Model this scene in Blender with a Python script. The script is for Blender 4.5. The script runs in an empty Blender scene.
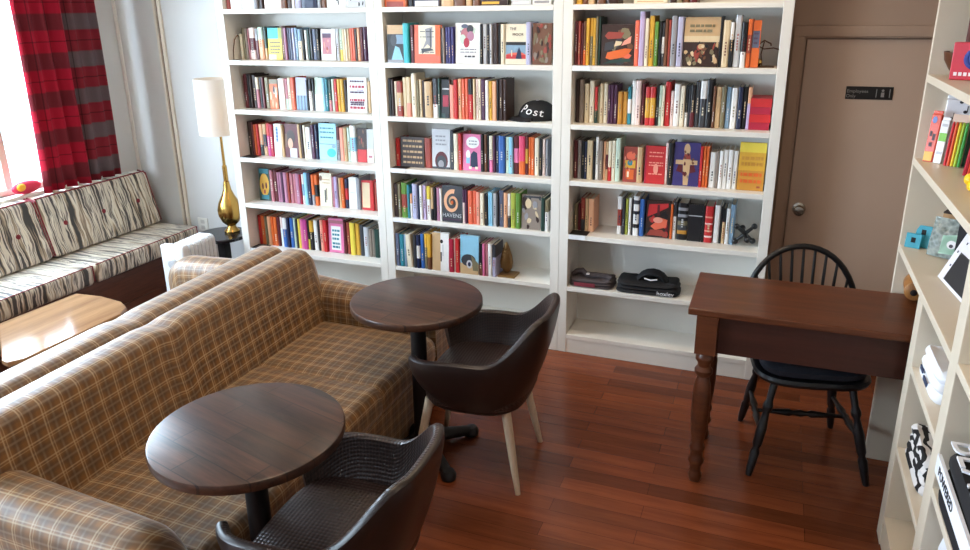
import bpy, bmesh, math, random
from math import sin, cos, pi, radians, sqrt
from mathutils import Vector, Matrix
random.seed(7)
SC = bpy.context.scene
COL = SC.collection
# ------------------------------------------------------------------ camera
cd = bpy.data.cameras.new('camera'); cam = bpy.data.objects.new('camera', cd); COL.objects.link(cam)
RIGHT = Vector((0.9323811890616129, 0.36124988777344474, -0.012799877644981035))
DOWN = Vector((0.09916765622795796, -0.289680873058639, -0.951972041470882))
FWD = Vector((-0.347607672876055, 0.8863314901139745, -0.30591730155392527))
M = Matrix((RIGHT, -DOWN, -FWD)).transposed().to_4x4()
M.translation = Vector((3.1836, -3.8117, 1.9191))
cam.matrix_world = M
cd.sensor_fit = 'HORIZONTAL'; cd.sensor_width = 36.0
cd.lens = 738.66 * 36.0 / 970.0
cd.shift_y = -30.0 / 970.0
cd.clip_start = 0.02; cd.clip_end = 100
SC.camera = cam
# ------------------------------------------------------------------ world, lights, exposure
w = bpy.data.worlds.new('world'); SC.world = w; w.use_nodes = True
bg = w.node_tree.nodes['Background']
bg.inputs[0].default_value = (0.66, 0.83, 1.0, 1); bg.inputs[1].default_value = 34.0
def area(name, loc, aim, sx, sy, power, color, portal=False):
    l = bpy.data.lights.new(name, 'AREA'); l.shape = 'RECTANGLE'; l.size = sx; l.size_y = sy
    l.energy = power; l.color = color
    o = bpy.data.objects.new(name, l); COL.objects.link(o); o.location = loc
    d = Vector(aim) - Vector(loc)
    o.rotation_euler = d.to_track_quat('-Z', 'Y').to_euler()
    if portal: l.cycles.is_portal = True
    return o
area('window_light', (-1.30, -1.03, 1.6), (0, -1.03, 1.6), 1.84, 1.5, 1, (1, 1, 1), True)
area('window_light', (-1.30, -3.95, 1.6), (0, -3.95, 1.6), 2.1, 1.5, 1, (1, 1, 1), True)
WARM = (1.0, 0.79, 0.57)
for (x, y, p) in ((0.6, -.55, 3), (1.65, -.55, 7), (2.7, -.55, 10), (1.9, -2.0, 11), (3.3, -2.4, 6)):
    area('ceiling_lamp', (x, y, 2.68), (x, y, 0), 0.3, 0.3, p, WARM)
SC.view_settings.view_transform = 'Standard'; SC.view_settings.look = 'None'
SC.view_settings.gamma = 1; SC.view_settings.use_curve_mapping = False
SC.view_settings.exposure = -0.15
# ------------------------------------------------------------------ materials
def lin(h):
    h = h.lstrip('#'); out = []
    for i in (0, 2, 4):
        c = int(h[i:i+2], 16) / 255
        out.append(c / 12.92 if c <= 0.04045 else ((c + 0.055) / 1.055) ** 2.4)
    return (*out, 1.0)
_m = {}
class NT:
    def __init__(s, name):
        s.m = bpy.data.materials.new(name); s.m.use_nodes = True; s.t = s.m.node_tree
        s.b = s.t.nodes['Principled BSDF']
    def n(s, typ, **kw):
        nd = s.t.nodes.new(typ)
        for k, v in kw.items():
            if k.startswith('_'): setattr(nd, k[1:], v)
            else: nd.inputs[k.replace('__', ' ')].default_value = v
        return nd
    def l(s, a, b): s.t.links.new(a, b)
    def math(s, op, a, b=None, c=None):
        nd = s.t.nodes.new('ShaderNodeMath'); nd.operation = op
        for i, v in enumerate((a, b, c)):
            if v is None: continue
            if isinstance(v, (int, float)): nd.inputs[i].default_value = v
            else: s.l(v, nd.inputs[i])
        return nd.outputs[0]
    def mix(s, f, a, b, mode='MIX'):
        nd = s.t.nodes.new('ShaderNodeMix'); nd.data_type = 'RGBA'; nd.blend_type = mode
        for i, v in ((0, f), (6, a), (7, b)):
            if isinstance(v, (int, float)): nd.inputs[i].default_value = v
            elif isinstance(v, tuple): nd.inputs[i].default_value = v
            else: s.l(v, nd.inputs[i])
        return nd.outputs[2]
    def coord(s, which='Object'):
        nd = s.t.nodes.new('ShaderNodeTexCoord'); return nd.outputs[which]
    def mapping(s, v, scale=(1, 1, 1), rot=(0, 0, 0)):
        nd = s.t.nodes.new('ShaderNodeMapping'); s.l(v, nd.inputs[0])
        nd.inputs['Scale'].default_value = scale; nd.inputs['Rotation'].default_value = rot
        return nd.outputs[0]
    def noise(s, v, scale, detail=3, rough=0.55):
        nd = s.t.nodes.new('ShaderNodeTexNoise'); s.l(v, nd.inputs['Vector'])
        nd.inputs['Scale'].default_value = scale; nd.inputs['Detail'].default_value = detail
        nd.inputs['Roughness'].default_value = rough
        return nd.outputs[0]
    def bump(s, h, strength=0.3, dist=0.01):
        nd = s.t.nodes.new('ShaderNodeBump'); s.l(h, nd.inputs['Height'])
        nd.inputs['Strength'].default_value = strength; nd.inputs['Distance'].default_value = dist
        s.l(nd.outputs[0], s.b.inputs['Normal'])
    def color(s, c):
        if isinstance(c, tuple): s.b.inputs['Base Color'].default_value = c
        else: s.l(c, s.b.inputs['Base Color'])
    def set(s, rough=0.5, metal=0.0, spec=0.5):
        s.b.inputs['Roughness'].default_value = rough; s.b.inputs['Metallic'].default_value = metal
        s.b.inputs['Specular IOR Level'].default_value = spec
def plain(name, hexc, rough=0.5, metal=0.0, spec=0.5, var=0.12, scale=14):
    k = (name, hexc, rough, metal)
    if k in _m: return _m[k]
    t = NT(name); c = lin(hexc)
    f = t.noise(t.coord(), scale)
    d = tuple(x * (1 - var) for x in c[:3]) + (1,); e = tuple(min(1, x * (1 + var)) for x in c[:3]) + (1,)
    t.color(t.mix(f, d, e)); t.set(rough, metal, spec)
    _m[k] = t.m; return t.m
def wood(name, c1, c2, rough=0.35, axis=0, scale=1.0, grain=1.0, plank=None, rot=0.0, coordname='Object', gap='#1a0e08', gapsize=0.006, bumpk=0.12, gapv=.2, pv=.3):
    """streaky wood; optional planks (length, width) laid along the axis"""
    t = NT(name); v = t.coord(coordname)
    v0 = t.mapping(v, rot=(0, 0, rot))
    sc = [14 * scale] * 3; sc[axis] = 1.1 * scale
    f = t.noise(t.mapping(v0, scale=tuple(sc)), 2.2, 6, 0.6)
    g = t.noise(t.mapping(v0, scale=tuple(x * 4 for x in sc)), 3.0, 3)
    f2 = t.math('ADD', t.math('MULTIPLY', f, 0.75), t.math('MULTIPLY', g, 0.25))
    ramp = t.n('ShaderNodeValToRGB'); t.l(f2, ramp.inputs[0])
    ramp.color_ramp.elements[0].position = 0.5 - 0.22 / grain; ramp.color_ramp.elements[1].position = 0.5 + 0.22 / grain
    ramp.color_ramp.elements[0].color = lin(c1); ramp.color_ramp.elements[1].color = lin(c2)
    col = ramp.outputs[0]
    if plank:
        br = t.n('ShaderNodeTexBrick'); t.l(v0, br.inputs['Vector'])
        br.inputs['Scale'].default_value = 1.0; br.inputs['Mortar Size'].default_value = gapsize * 0.5
        br.inputs['Mortar Smooth'].default_value = 0.3
        br.inputs['Brick Width'].default_value = plank[0]; br.inputs['Row Height'].default_value = plank[1]
        br.inputs['Color1'].default_value = (1 - pv, 1 - pv, 1 - pv, 1); br.inputs['Color2'].default_value = (1 + pv, 1 + pv * .9, 1 + pv * .8, 1)
        br.inputs['Mortar'].default_value = (gapv, gapv, gapv, 1)
        br.offset = 0.37; br.offset_frequency = 2
        col = t.mix(1.0, col, br.outputs[0], 'MULTIPLY')
    t.color(col); t.set(rough, 0, 0.45)
    t.bump(f2, bumpk, 0.004)
    return t.m
def paint(name, hexc, rough=0.45):
    t = NT(name); c = lin(hexc); v = t.coord()
    f = t.noise(v, 3.5, 4)
    t.color(t.mix(f, tuple(x * 0.95 for x in c[:3]) + (1,), tuple(min(1, x * 1.04) for x in c[:3]) + (1,)))
    t.set(rough); t.bump(t.noise(v, 90, 2), 0.04, 0.002)
    return t.m
def stripes(t, c, period, width, phase=0.0, soft=0.02):
    """0..1 mask of a stripe of the given width in every period along scalar c"""
    f = t.math('FRACT', t.math('ADD', t.math('DIVIDE', c, period), phase))
    d = t.math('ABSOLUTE', t.math('SUBTRACT', f, 0.5))
    mr = t.n('ShaderNodeMapRange'); t.l(d, mr.inputs[0])
    h = width / period / 2
    mr.inputs[1].default_value = h + soft; mr.inputs[2].default_value = max(h - soft, 0)
    mr.inputs[3].default_value = 0; mr.inputs[4].default_value = 1
    return mr.outputs[0]
def uvxy(t, jitter=0.0, jscale=3.0):
    uv = t.coord('UV'); sp = t.n('ShaderNodeSeparateXYZ'); t.l(uv, sp.inputs[0])
    u, v = sp.outputs[0], sp.outputs[1]
    if jitter:
        nz = t.noise(uv, jscale, 2)
        u = t.math('ADD', u, t.math('MULTIPLY', t.math('SUBTRACT', nz, 0.5), jitter))
    return uv, u, v
def plaid_sofa():
    t = NT('brown_plaid_wool'); uv, u, v = uvxy(t)
    base = lin('#855613'); dark = lin('#3c2810'); light = lin('#d0b891'); cool = lin('#8f7a62')
    P = 0.070
    col = base
    for c in (u, v):
        m = stripes(t, c, P, P * 0.42, 0.25, 0.08)
        col = t.mix(t.math('MULTIPLY', m, 0.42), col, dark)
        m = stripes(t, c, P, P * 0.10, 0.25, 0.03)
        col = t.mix(t.math('MULTIPLY', m, 0.55), col, cool)
    for c in (u, v):
        m = stripes(t, c, P, 0.0042, 0.74, 0.025)
        col = t.mix(t.math('MULTIPLY', m, 0.55), col, light)
        m = stripes(t, c, P, 0.0028, 0.60, 0.02)
        col = t.mix(t.math('MULTIPLY', m, 0.40), col, light)
    w1 = t.noise(t.mapping(uv, scale=(260, 30, 1)), 1.0, 2); w2 = t.noise(t.mapping(uv, scale=(30, 260, 1)), 1.0, 2)
    wv = t.math('ADD', w1, w2)
    col = t.mix(0.35, col, t.mix(t.math('MULTIPLY', wv, 0.5), (0.35, 0.35, 0.35, 1), (1.4, 1.4, 1.4, 1)), 'MULTIPLY')
    t.color(col); t.set(0.6, 0, 0.5); t.b.inputs['Coat Weight'].default_value = 0.85; t.b.inputs['Coat Roughness'].default_value = 0.5
    t.b.inputs['Sheen Weight'].default_value = 0.5; t.b.inputs['Sheen Roughness'].default_value = 0.3
    t.bump(wv, 0.06, 0.002); return t.m
def plaid_curtain():
    t = NT('red_tartan_cloth'); uv, u, v = uvxy(t)
    red = lin('#a81830'); dk = lin('#3d2a2c'); gr = lin('#6a7072'); blk = lin('#1c1216'); pink = lin('#d86a72')
    col = red
    PV = 0.235; PU = 1.3
    mv = stripes(t, v, PV, 0.10, 0.1, 0.02); mu = stripes(t, u, PU, 0.40, 0.96, 0.01)
    col = t.mix(t.math('MULTIPLY', mv, 0.66), col, dk)
    col = t.mix(t.math('MULTIPLY', mu, 0.5), col, dk)
    col = t.mix(t.math('MULTIPLY', t.math('MULTIPLY', mu, mv), 0.55), col, gr)
    for c, P, ph in ((v, PV, 0.6), (u, 0.22, 0.80)):
        col = t.mix(t.math('MULTIPLY', stripes(t, c, P, 0.007, ph, 0.006), 0.55), col, blk)
    w1 = t.noise(t.mapping(uv, scale=(300, 300, 1)), 1.0, 1)
    col = t.mix(0.25, col, t.mix(w1, (0.4, 0.4, 0.4, 1), (1.3, 1.3, 1.3, 1)), 'MULTIPLY')
    t.color(col); t.set(0.85, 0, 0.2)
    return t.m
def bench_cloth():
    t = NT('wavy_striped_cloth'); uv, u, v = uvxy(t)
    n1 = t.noise(t.mapping(uv, scale=(1.0, 0.5, 1)), 11, 3)
    uu = t.math('ADD', u, t.math('MULTIPLY', t.math('SUBTRACT', n1, 0.5), 0.055))
    a = t.noise(t.mapping(uv, scale=(1, 0.12, 1)), 30, 3)
    nd = t.n('ShaderNodeCombineXYZ'); t.l(t.math('MULTIPLY', uu, 19), nd.inputs[0])
    t.l(t.math('MULTIPLY', v, 0.9), nd.inputs[1])
    f = t.noise(nd.outputs[0], 1.3, 2, 0.55)
    r = t.n('ShaderNodeValToRGB'); t.l(f, r.inputs[0]); cr = r.color_ramp
    cr.elements[0].position = 0.40; cr.elements[0].color = lin('#2b2724')
    cr.elements[1].position = 0.455; cr.elements[1].color = lin('#b09c82')
    for p, c in ((0.475, '#dcd2c0'), (0.51, '#e4dccd'), (0.525, '#544c48'), (0.545, '#8f857a'), (0.56, '#d6ccba'), (0.59, '#cfc4b2'), (0.62, '#3a3432')):
        e = cr.elements.new(p); e.color = lin(c)
    t.color(r.outputs[0]); t.set(0.42, 0, 0.6); t.b.inputs['Sheen Weight'].default_value = 0.2
    t.bump(f, 0.1, 0.003); return t.m
def woven():
    t = NT('woven_brown_leather'); uv, u, v = uvxy(t)
    k = 2 * pi / 0.027
    a = t.math('SINE', t.math('MULTIPLY', t.math('ADD', u, v), k)); b = t.math('SINE', t.math('MULTIPLY', t.math('SUBTRACT', u, v), k))
    h = t.math('MULTIPLY', a, b)
    hh = t.math('MULTIPLY_ADD', h, 0.5, 0.5)
    t.color(t.mix(hh, lin('#150c09'), lin('#3a2721'))); t.set(0.36, 0, 0.5)
    t.bump(hh, 0.4, 0.004); return t.m
PAL = {'cream': '#e6dcc4', 'olive': '#7d7458', 'taupe': '#8d8076', 'rose': '#b4707a', 'pale_pink': '#e8cfc8', 'maroon': '#5c1a22',
 'grey': '#94949a', 'peach': '#e5ab84', 'mint': '#c3d6c4', 'dark_green': '#24423a', 'tan': '#c9a87e', 'brown': '#6e4730', 'mauve': '#b07a94',
 'navy': '#1f2748', 'slate': '#5a6178', 'lavender': '#b3b2cf', 'steel_blue': '#7f9cb4', 'black': '#17161a', 'white': '#ecebe8', 'charcoal': '#3a3c42',
 'pale_grey': '#c6c8cc', 'yellow': '#e6cf4e', 'beige': '#d8c4a0', 'coral': '#e2694c', 'dark_brown': '#352019', 'plum': '#4d2746', 'gold': '#d6a537',
 'light_blue': '#8fc6e0', 'teal': '#2f8090', 'red': '#c32a2c', 'orange': '#d9662a', 'magenta': '#bb3f86', 'crimson': '#a81e3a', 'salmon': '#e89a86',
 'lilac': '#bba8cc', 'brick': '#9a4034', 'blue': '#3464ac', 'pink': '#e078a4', 'turquoise': '#37b3bd', 'indigo': '#3a3270', 'hot_pink': '#e0446c',
 'lime': '#a9b148', 'green': '#5f8a36', 'ochre': '#c48a34', 'cyan': '#a8dcec', 'paper': '#e4dac6', 'skin': '#d9a68a'}
def pc(c): return plain('book_' + c, PAL[c], 0.42, var=0.08, scale=40)
WHITE = paint('white_shelf_paint', '#e9e6de', 0.38)
SHELFR = paint('cream_shelf_paint', '#dcd0bc', 0.4)
BLACK = plain('black_metal', '#100f10', 0.45, 0.0)
IRON = plain('black_painted_wood', '#141416', 0.32)
BRASS = plain('brushed_brass', '#b8924e', 0.27, 1.0)
CHROME = plain('satin_nickel', '#b9b2a6', 0.25, 1.0)
DARKCLOTH = plain('black_cloth', '#121216', 0.8)
WHITECLOTH = plain('white_cloth', '#e8eaf0', 0.8)
PAPER = plain('paper_pages', '#ddd3c0', 0.8, var=0.1, scale=200)
# ------------------------------------------------------------------ mesh builder
class MB:
    def __init__(s): s.v = []; s.f = []; s.mi = []; s.uv = {}; s.cur = 0
    def add(s, vs, fs, uvs=None):
        o = len(s.v); s.v += [tuple(p) for p in vs]
        for i, f in enumerate(fs):
            s.f.append(tuple(o + k for k in f)); s.mi.append(s.cur)
            if uvs: s.uv[len(s.f) - 1] = uvs[i]
        return s
    def m(s, i): s.cur = i; return s
    def box(s, x0, y0, z0, x1, y1, z1, T=None):
        vs = [Vector(p) for p in ((x0,y0,z0),(x1,y0,z0),(x1,y1,z0),(x0,y1,z0),(x0,y0,z1),(x1,y0,z1),(x1,y1,z1),(x0,y1,z1))]
        if T: vs = [T @ p for p in vs]
        return s.add(vs, [(0,3,2,1),(4,5,6,7),(0,1,5,4),(1,2,6,5),(2,3,7,6),(3,0,4,7)])
    def prism(s, poly, a0, a1, axis=2, T=None):
        """extrude a polygon: axis 2 -> poly is (x,y); axis 1 -> (x,z); axis 0 -> (y,z)"""
        def P(p, a): return Vector((p[0], p[1], a)) if axis == 2 else Vector((p[0], a, p[1])) if axis == 1 else Vector((a, p[0], p[1]))
        n = len(poly); vs = [P(p, a0) for p in poly] + [P(p, a1) for p in poly]
        if T: vs = [T @ p for p in vs]
        fs = [tuple(reversed(range(n))), tuple(range(n, 2 * n))] + [(i, (i + 1) % n, n + (i + 1) % n, n + i) for i in range(n)]
        return s.add(vs, fs)
    def lathe(s, prof, c=(0, 0, 0), seg=28, T=None, cap=True):
        vs = []; fs = []; n = len(prof)
        for r, z in prof:
            for k in range(seg):
                a = 2 * pi * k / seg; p = Vector((r * cos(a), r * sin(a), z))
                vs.append((T @ p if T else p) + Vector(c))
        for i in range(n - 1):
            for k in range(seg):
                k2 = (k + 1) % seg; fs.append((i*seg+k, i*seg+k2, (i+1)*seg+k2, (i+1)*seg+k))
        if cap: fs += [tuple(reversed(range(seg))), tuple(range((n-1)*seg, n*seg))]
        return s.add(vs, fs)
    def tube(s, pts, r, seg=10, closed=False):
        pts = [Vector(p) for p in pts]; n = len(pts); vs = []; fs = []
        rr = r if isinstance(r, (list, tuple)) else [r] * n
        up = None
        for i, p in enumerate(pts):
            a = pts[i - 1] if (i or closed) else p; b = pts[(i + 1) % n] if (i < n - 1 or closed) else p
            d = (b - a).normalized()
            if up is None:
                up = d.cross(Vector((0.13, 0.21, 0.97)))
                if up.length < 0.1: up = d.cross(Vector((1, 0, 0)))
            up = (up - d * up.dot(d)).normalized(); sd = d.cross(up)
            for k in range(seg):
                t = 2 * pi * k / seg; vs.append(p + (up * cos(t) + sd * sin(t)) * rr[i])
        for i in range(n if closed else n - 1):
            j = (i + 1) % n
            for k in range(seg):
                k2 = (k + 1) % seg; fs.append((i*seg+k, i*seg+k2, j*seg+k2, j*seg+k))
        if not closed: fs += [tuple(reversed(range(seg))), tuple(range((n-1)*seg, n*seg))]
        return s.add(vs, fs)
    def turned(s, p0, p1, prof, seg=16):
        """lathe a list of (r, t) along the segment p0-p1"""
        p0, p1 = Vector(p0), Vector(p1)
        return s.tube([p0.lerp(p1, t) for r, t in prof], [r for r, t in prof], seg)
    def grid(s, G, UV=None, closeu=False, cap=False):
        """G[i][j] points; quads between; UV[i][j] optional"""
        n = len(G); m = len(G[0]); vs = [p for row in G for p in row]; fs = []; uvs = []
        for i in range(n - 1):
            for j in range(m if closeu else m - 1):
                j2 = (j + 1) % m
                fs.append((i*m+j, i*m+j2, (i+1)*m+j2, (i+1)*m+j))
                if UV:
                    ua = UV[i][j2] if j2 else UV[i][-1]; ub = UV[i+1][j2] if j2 else UV[i+1][-1]
                    uvs.append((UV[i][j], UV[i][j2] if j2 or not closeu else UV[i][m], UV[i+1][j2] if j2 or not closeu else UV[i+1][m], UV[i+1][j]))
        if cap:
            fs += [tuple(reversed(range(m))), tuple(range((n-1)*m, n*m))]
            if UV:
                def cu(i): return tuple((G[i][j][0] if abs(G[i][j][0]) else 0, G[i][j][2]) for j in range(m))
                uvs += [tuple(reversed(cu(0))), cu(n-1)]
        return s.add(vs, fs, uvs if UV else None)
    def ell(s, c, r, seg=16, rings=10, T=None):
        vs = []; fs = []
        for i in range(1, rings):
            a = pi * i / rings
            for k in range(seg):
                b = 2 * pi * k / seg; p = Vector((r[0]*sin(a)*cos(b), r[1]*sin(a)*sin(b), r[2]*cos(a)))
                vs.append((T @ p if T else p) + Vector(c))
        top = Vector((0, 0, r[2])); bot = Vector((0, 0, -r[2]))
        vs += [(T @ top if T else top) + Vector(c), (T @ bot if T else bot) + Vector(c)]
        nT = len(vs) - 2
        for i in range(rings - 2):
            for k in range(seg):
                k2 = (k + 1) % seg; fs.append((i*seg+k, (i+1)*seg+k, (i+1)*seg+k2, i*seg+k2))
        for k in range(seg):
            k2 = (k + 1) % seg; fs.append((nT, k, k2)); fs.append((nT + 1, (rings-2)*seg+k2, (rings-2)*seg+k))
        return s.add(vs, fs)
    def mesh(s, name, mats, smooth=False, autouv=False):
        me = bpy.data.meshes.new(name); me.from_pydata(s.v, [], s.f)
        for m_ in (mats if isinstance(mats, (list, tuple)) else [mats]): me.materials.append(m_)
        for p, i in zip(me.polygons, s.mi): p.material_index = i
        if s.uv or autouv:
            ul = me.uv_layers.new(name='UVMap')
            for p in me.polygons:
                if p.index in s.uv:
                    for li, uvc in zip(p.loop_indices, s.uv[p.index]): ul.data[li].uv = uvc
                else:
                    nrm = p.normal; ax = max(range(3), key=lambda k: abs(nrm[k]))
                    for li in p.loop_indices:
                        co = me.vertices[me.loops[li].vertex_index].co
                        ul.data[li].uv = (co[1], co[2]) if ax == 0 else (co[0], co[2]) if ax == 1 else (co[1], co[0])
        bm = bmesh.new(); bm.from_mesh(me)
        bmesh.ops.remove_doubles(bm, verts=bm.verts, dist=1e-6)
        bmesh.ops.recalc_face_normals(bm, faces=bm.faces); bm.to_mesh(me); bm.free()
        if smooth:
            for p in me.polygons: p.use_smooth = True
            me.set_sharp_from_angle(angle=radians(38))
        return me
    def build(s, name, mats, parent=None, smooth=False, bevel=0, autouv=False, sub=0, loc=None, rot=None):
        o = bpy.data.objects.new(name, s.mesh(name, mats, smooth, autouv)); COL.objects.link(o)
        if parent: o.parent = parent
        if loc: o.location = loc
        if rot: o.rotation_euler = rot
        if bevel:
            b = o.modifiers.new('bevel', 'BEVEL'); b.width = bevel; b.segments = 2; b.limit_method = 'ANGLE'; b.angle_limit = radians(50)
        if sub:
            b = o.modifiers.new('sub', 'SUBSURF'); b.levels = sub; b.render_levels = sub
        return o
def tag(o, label, cat, group=None, kind=None):
    o['label'] = label; o['category'] = cat
    if group: o['group'] = group
    if kind: o['kind'] = kind
    return o
def struct(o): o['kind'] = 'structure'; return o
def empty(name, loc, rz=0.0):
    o = bpy.data.objects.new(name, None); COL.objects.link(o); o.location = loc; o.rotation_euler = (0, 0, rz)
    o.empty_display_size = 0.1; return o
def thing(name, label, cat, loc=(0, 0, 0), rz=0.0, group=None):
    return tag(empty(name, loc, rz), label, cat, group)
def copy_tree(o, parent=None):
    c = o.copy(); COL.objects.link(c); c.parent = parent
    for ch in list(o.children): copy_tree(ch, c)
    return c
def textmesh(txt, size, depth=0.0006, shear=0.0, space=1.0, align='CENTER'):
    cu = bpy.data.curves.new('t', 'FONT'); cu.body = txt; cu.size = size; cu.extrude = depth; cu.shear = shear
    cu.space_character = space; cu.align_x = align; cu.align_y = 'CENTER'; cu.resolution_u = 3
    ob = bpy.data.objects.new('t', cu); COL.objects.link(ob)
    dg = bpy.context.evaluated_depsgraph_get(); ev = ob.evaluated_get(dg)
    me = bpy.data.meshes.new_from_object(ev)
    bpy.data.objects.remove(ob); return me
def addtext(mb, txt, size, T, **kw):
    me = textmesh(txt, size, **kw)
    mb.add([T @ v.co for v in me.vertices], [tuple(p.vertices) for p in me.polygons]); bpy.data.meshes.remove(me)
FRONT = Matrix.Rotation(radians(90), 4, 'X')     # text facing -y
def Tr(x, y, z): return Matrix.Translation((x, y, z))
# ------------------------------------------------------------------ the room
FLOOR = wood('red_oak_strip_floor', '#5e2d19', '#8a4a2a', 0.25, 0, 0.7, 0.9, plank=(0.95, 0.078), gapsize=0.002, bumpk=0.03, gapv=.3, pv=.30)
WALL = paint('off_white_wall', '#d2d1cf', 0.6); TAUPE = paint('taupe_wall', '#a48b78', 0.6); DOORP = paint('taupe_door_paint', '#b8a08d', 0.4)
TRIM = paint('cream_trim', '#ddd2c2', 0.45)
XL, XR, YB, YF, ZC = -1.16, 4.02, 0.27, -5.6, 2.72
struct(MB().box(XL - .2, YF - .15, -.06, XR + .15, YB + .15, 0).build('floor', FLOOR))
struct(MB().box(XL - .2, YF - .15, ZC, XR + .15, YB + .15, ZC + .1).build('ceiling', paint('white_ceiling', '#e6e2da', 0.7)))
struct(MB().box(XL - .2, YB, 0, 3.215, YB + .12, ZC).build('wall_back', WALL))
# the stretch of back wall around the door: dark taupe
bw = MB().box(3.215, YB, 0, 3.285, YB + .12, ZC).box(3.285, YB, 1.765, 4.02, YB + .12, ZC).box(4.02, YB, 0, XR + .15, YB + .12, ZC)
struct(bw.build('wall_door_side', TAUPE))
struct(MB().box(XR, YF, 0, XR + .12, YB, ZC).build('wall_right', TAUPE))
# left wall with two windows
W1 = (-1.95, -0.11); W2 = (-5.0, -2.9); Z0, Z1 = 0.85, 2.35
lw = MB()
lw.box(XL - .14, YF, 0, XL, YB, Z0).box(XL - .14, YF, Z1, XL, YB, ZC)
for a, b in ((YF, W2[0]), (W2[1], W1[0]), (W1[1], YB)): lw.box(XL - .14, a, Z0, XL, b, Z1)
struct(lw.build('wall_left', WALL))
struct(MB().box(XL - .14, YF - .12, 0, XR + .12, YF, ZC).build('wall_front', WALL))
g = NT('window_glass'); tr = g.t.nodes.new('ShaderNodeBsdfTransparent'); gl = g.t.nodes.new('ShaderNodeBsdfGlossy'); mx = g.t.nodes.new('ShaderNodeMixShader')
gl.inputs['Roughness'].default_value = 0.02; mx.inputs[0].default_value = 0.05
g.l(tr.outputs[0], mx.inputs[1]); g.l(gl.outputs[0], mx.inputs[2]); g.l(mx.outputs[0], g.t.nodes['Material Output'].inputs[0]); GLASS = g.m
def window_x(n, a, b, mull):
    t = struct(empty('window_%d' % n, (XL - .07, (a + b) / 2, Z0)))
    h = (b - a) / 2; m = MB(); H = Z1 - Z0
    m.box(-.05, -h, 0, .05, -h + .05, H).box(-.05, h - .05, 0, .05, h, H).box(-.05, -h, H - .05, .05, h, H).box(-.05, -h, 0, .05, h, .04)
    for y in mull: m.box(-.04, y - .025 - (a + b) / 2, 0, .04, y + .025 - (a + b) / 2, H)
    m.build('window_frame', TRIM, t, bevel=.004)
    MB().box(-.004, -h + .05, .04, .004, h - .05, H - .05).build('pane', GLASS, t)
    MB().box(-.02, -h - .04, -.03, .13, h + .04, 0).build('window_sill', WHITE, t, bevel=.005)
window_x(1, W1[0], W1[1], (-0.715, -1.4)); window_x(2, W2[0], W2[1], (-3.6, -4.3))
# casing, cover strips and skirting on the pale walls
struct(MB().box(XL, -0.03, 0.75, XL + .022, 0.07, ZC).build('trim_1', WHITE, bevel=.004))
struct(MB().box(XL, YB - .012, 0, XL + .028, YB, ZC).build('trim_2', WHITE, bevel=.004))
struct(MB().box(-.795, YB - .018, 0, -.775, YB, ZC).box(-.758, YB - .018, 0, -.735, YB, ZC).build('trim_3', TRIM, bevel=.003))
struct(MB().box(-.775, YB - .006, 0, -.758, YB, ZC).build('trim_4', plain('brown_gap', '#6d5a4a', 0.7)))
struct(MB().box(XL, YB - .015, 0, -.06, YB, .11).build('baseboard_back', WHITE, bevel=.004))
struct(MB().box(XL, YF, 0, XL + .015, YB, .11).build('baseboard_left', WHITE, bevel=.004))
# door
d = struct(empty('door_1', (3.66, YB, 0)))
struct(MB().box(3.2, YB + .12, 0, XR + .14, YB + .14, ZC).build('light_block_behind_door', TAUPE)); m = MB().box(-.362, .01, .006, .36, .05, 1.752); dl = m.build('door_leaf', DOORP, d, bevel=.003)  # unseen panel added behind the door to stop outside light leaking round it
m = MB().box(-.425, -.02, 0, -.375, .0, 1.7648).box(-.425, -.02, 1.765, .36, .0, 1.815)
m.box(-.375, -.008, 0, -.366, .05, 1.765).box(-.375, -.008, 1.756, .36, .05, 1.765); m.build('door_frame', TAUPE, d, bevel=.003)
k = MB(); T = Matrix.Rotation(radians(90), 4, 'X')
k.lathe([(.033, 0), (.033, .004), (.012, .008), (.011, .03), (.024, .038), (.028, .05), (.024, .062), (.0, .066)], (-.307, .01, .893), 24, T)
k.build('door_knob', CHROME, dl, smooth=True)
sg = thing('door_sign', 'small black plate with white lettering and a pictogram on the taupe door', 'sign', (3.605, YB + .0085, 1.498))
pl_ = MB().box(-.104, -.004, -.031, .104, 0, .031).build('plate', plain('black_plastic', '#0e0d0e', .35), sg, bevel=.002)
m = MB()
addtext(m, 'Employees', .022, Tr(-.052, -.0045, .008) @ FRONT); addtext(m, 'Only', .022, Tr(-.08, -.0045, -.016) @ FRONT)
m.build('lettering', plain('grey_white_ink', '#8d8a88', .5), pl_)
m = MB().box(.03, -.0048, -.02, .033, -.004, .02).box(.088, -.0048, -.02, .091, -.004, .02).box(.052, -.0048, -.018, .066, -.004, .004)
m.ell((.059, -.0044, .013), (.006, .0006, .006)); m.build('pictogram', plain('grey_white_ink', '#8d8a88', .5), pl_)
ou = thing('wall_outlet', 'white socket plate low on the pale wall behind the radiator', 'outlet', (-.62, YB - .008, .44))
cp_ = MB().box(-.045, 0, -.05, .045, .007, .05).build('cover_plate', WHITE, ou, bevel=.003)
MB().box(-.017, -.002, .008, .017, 0, .036).box(-.017, -.002, -.036, .017, 0, -.008).build('socket', paint('socket_white', '#cfcbc4'), cp_, bevel=.002)
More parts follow.
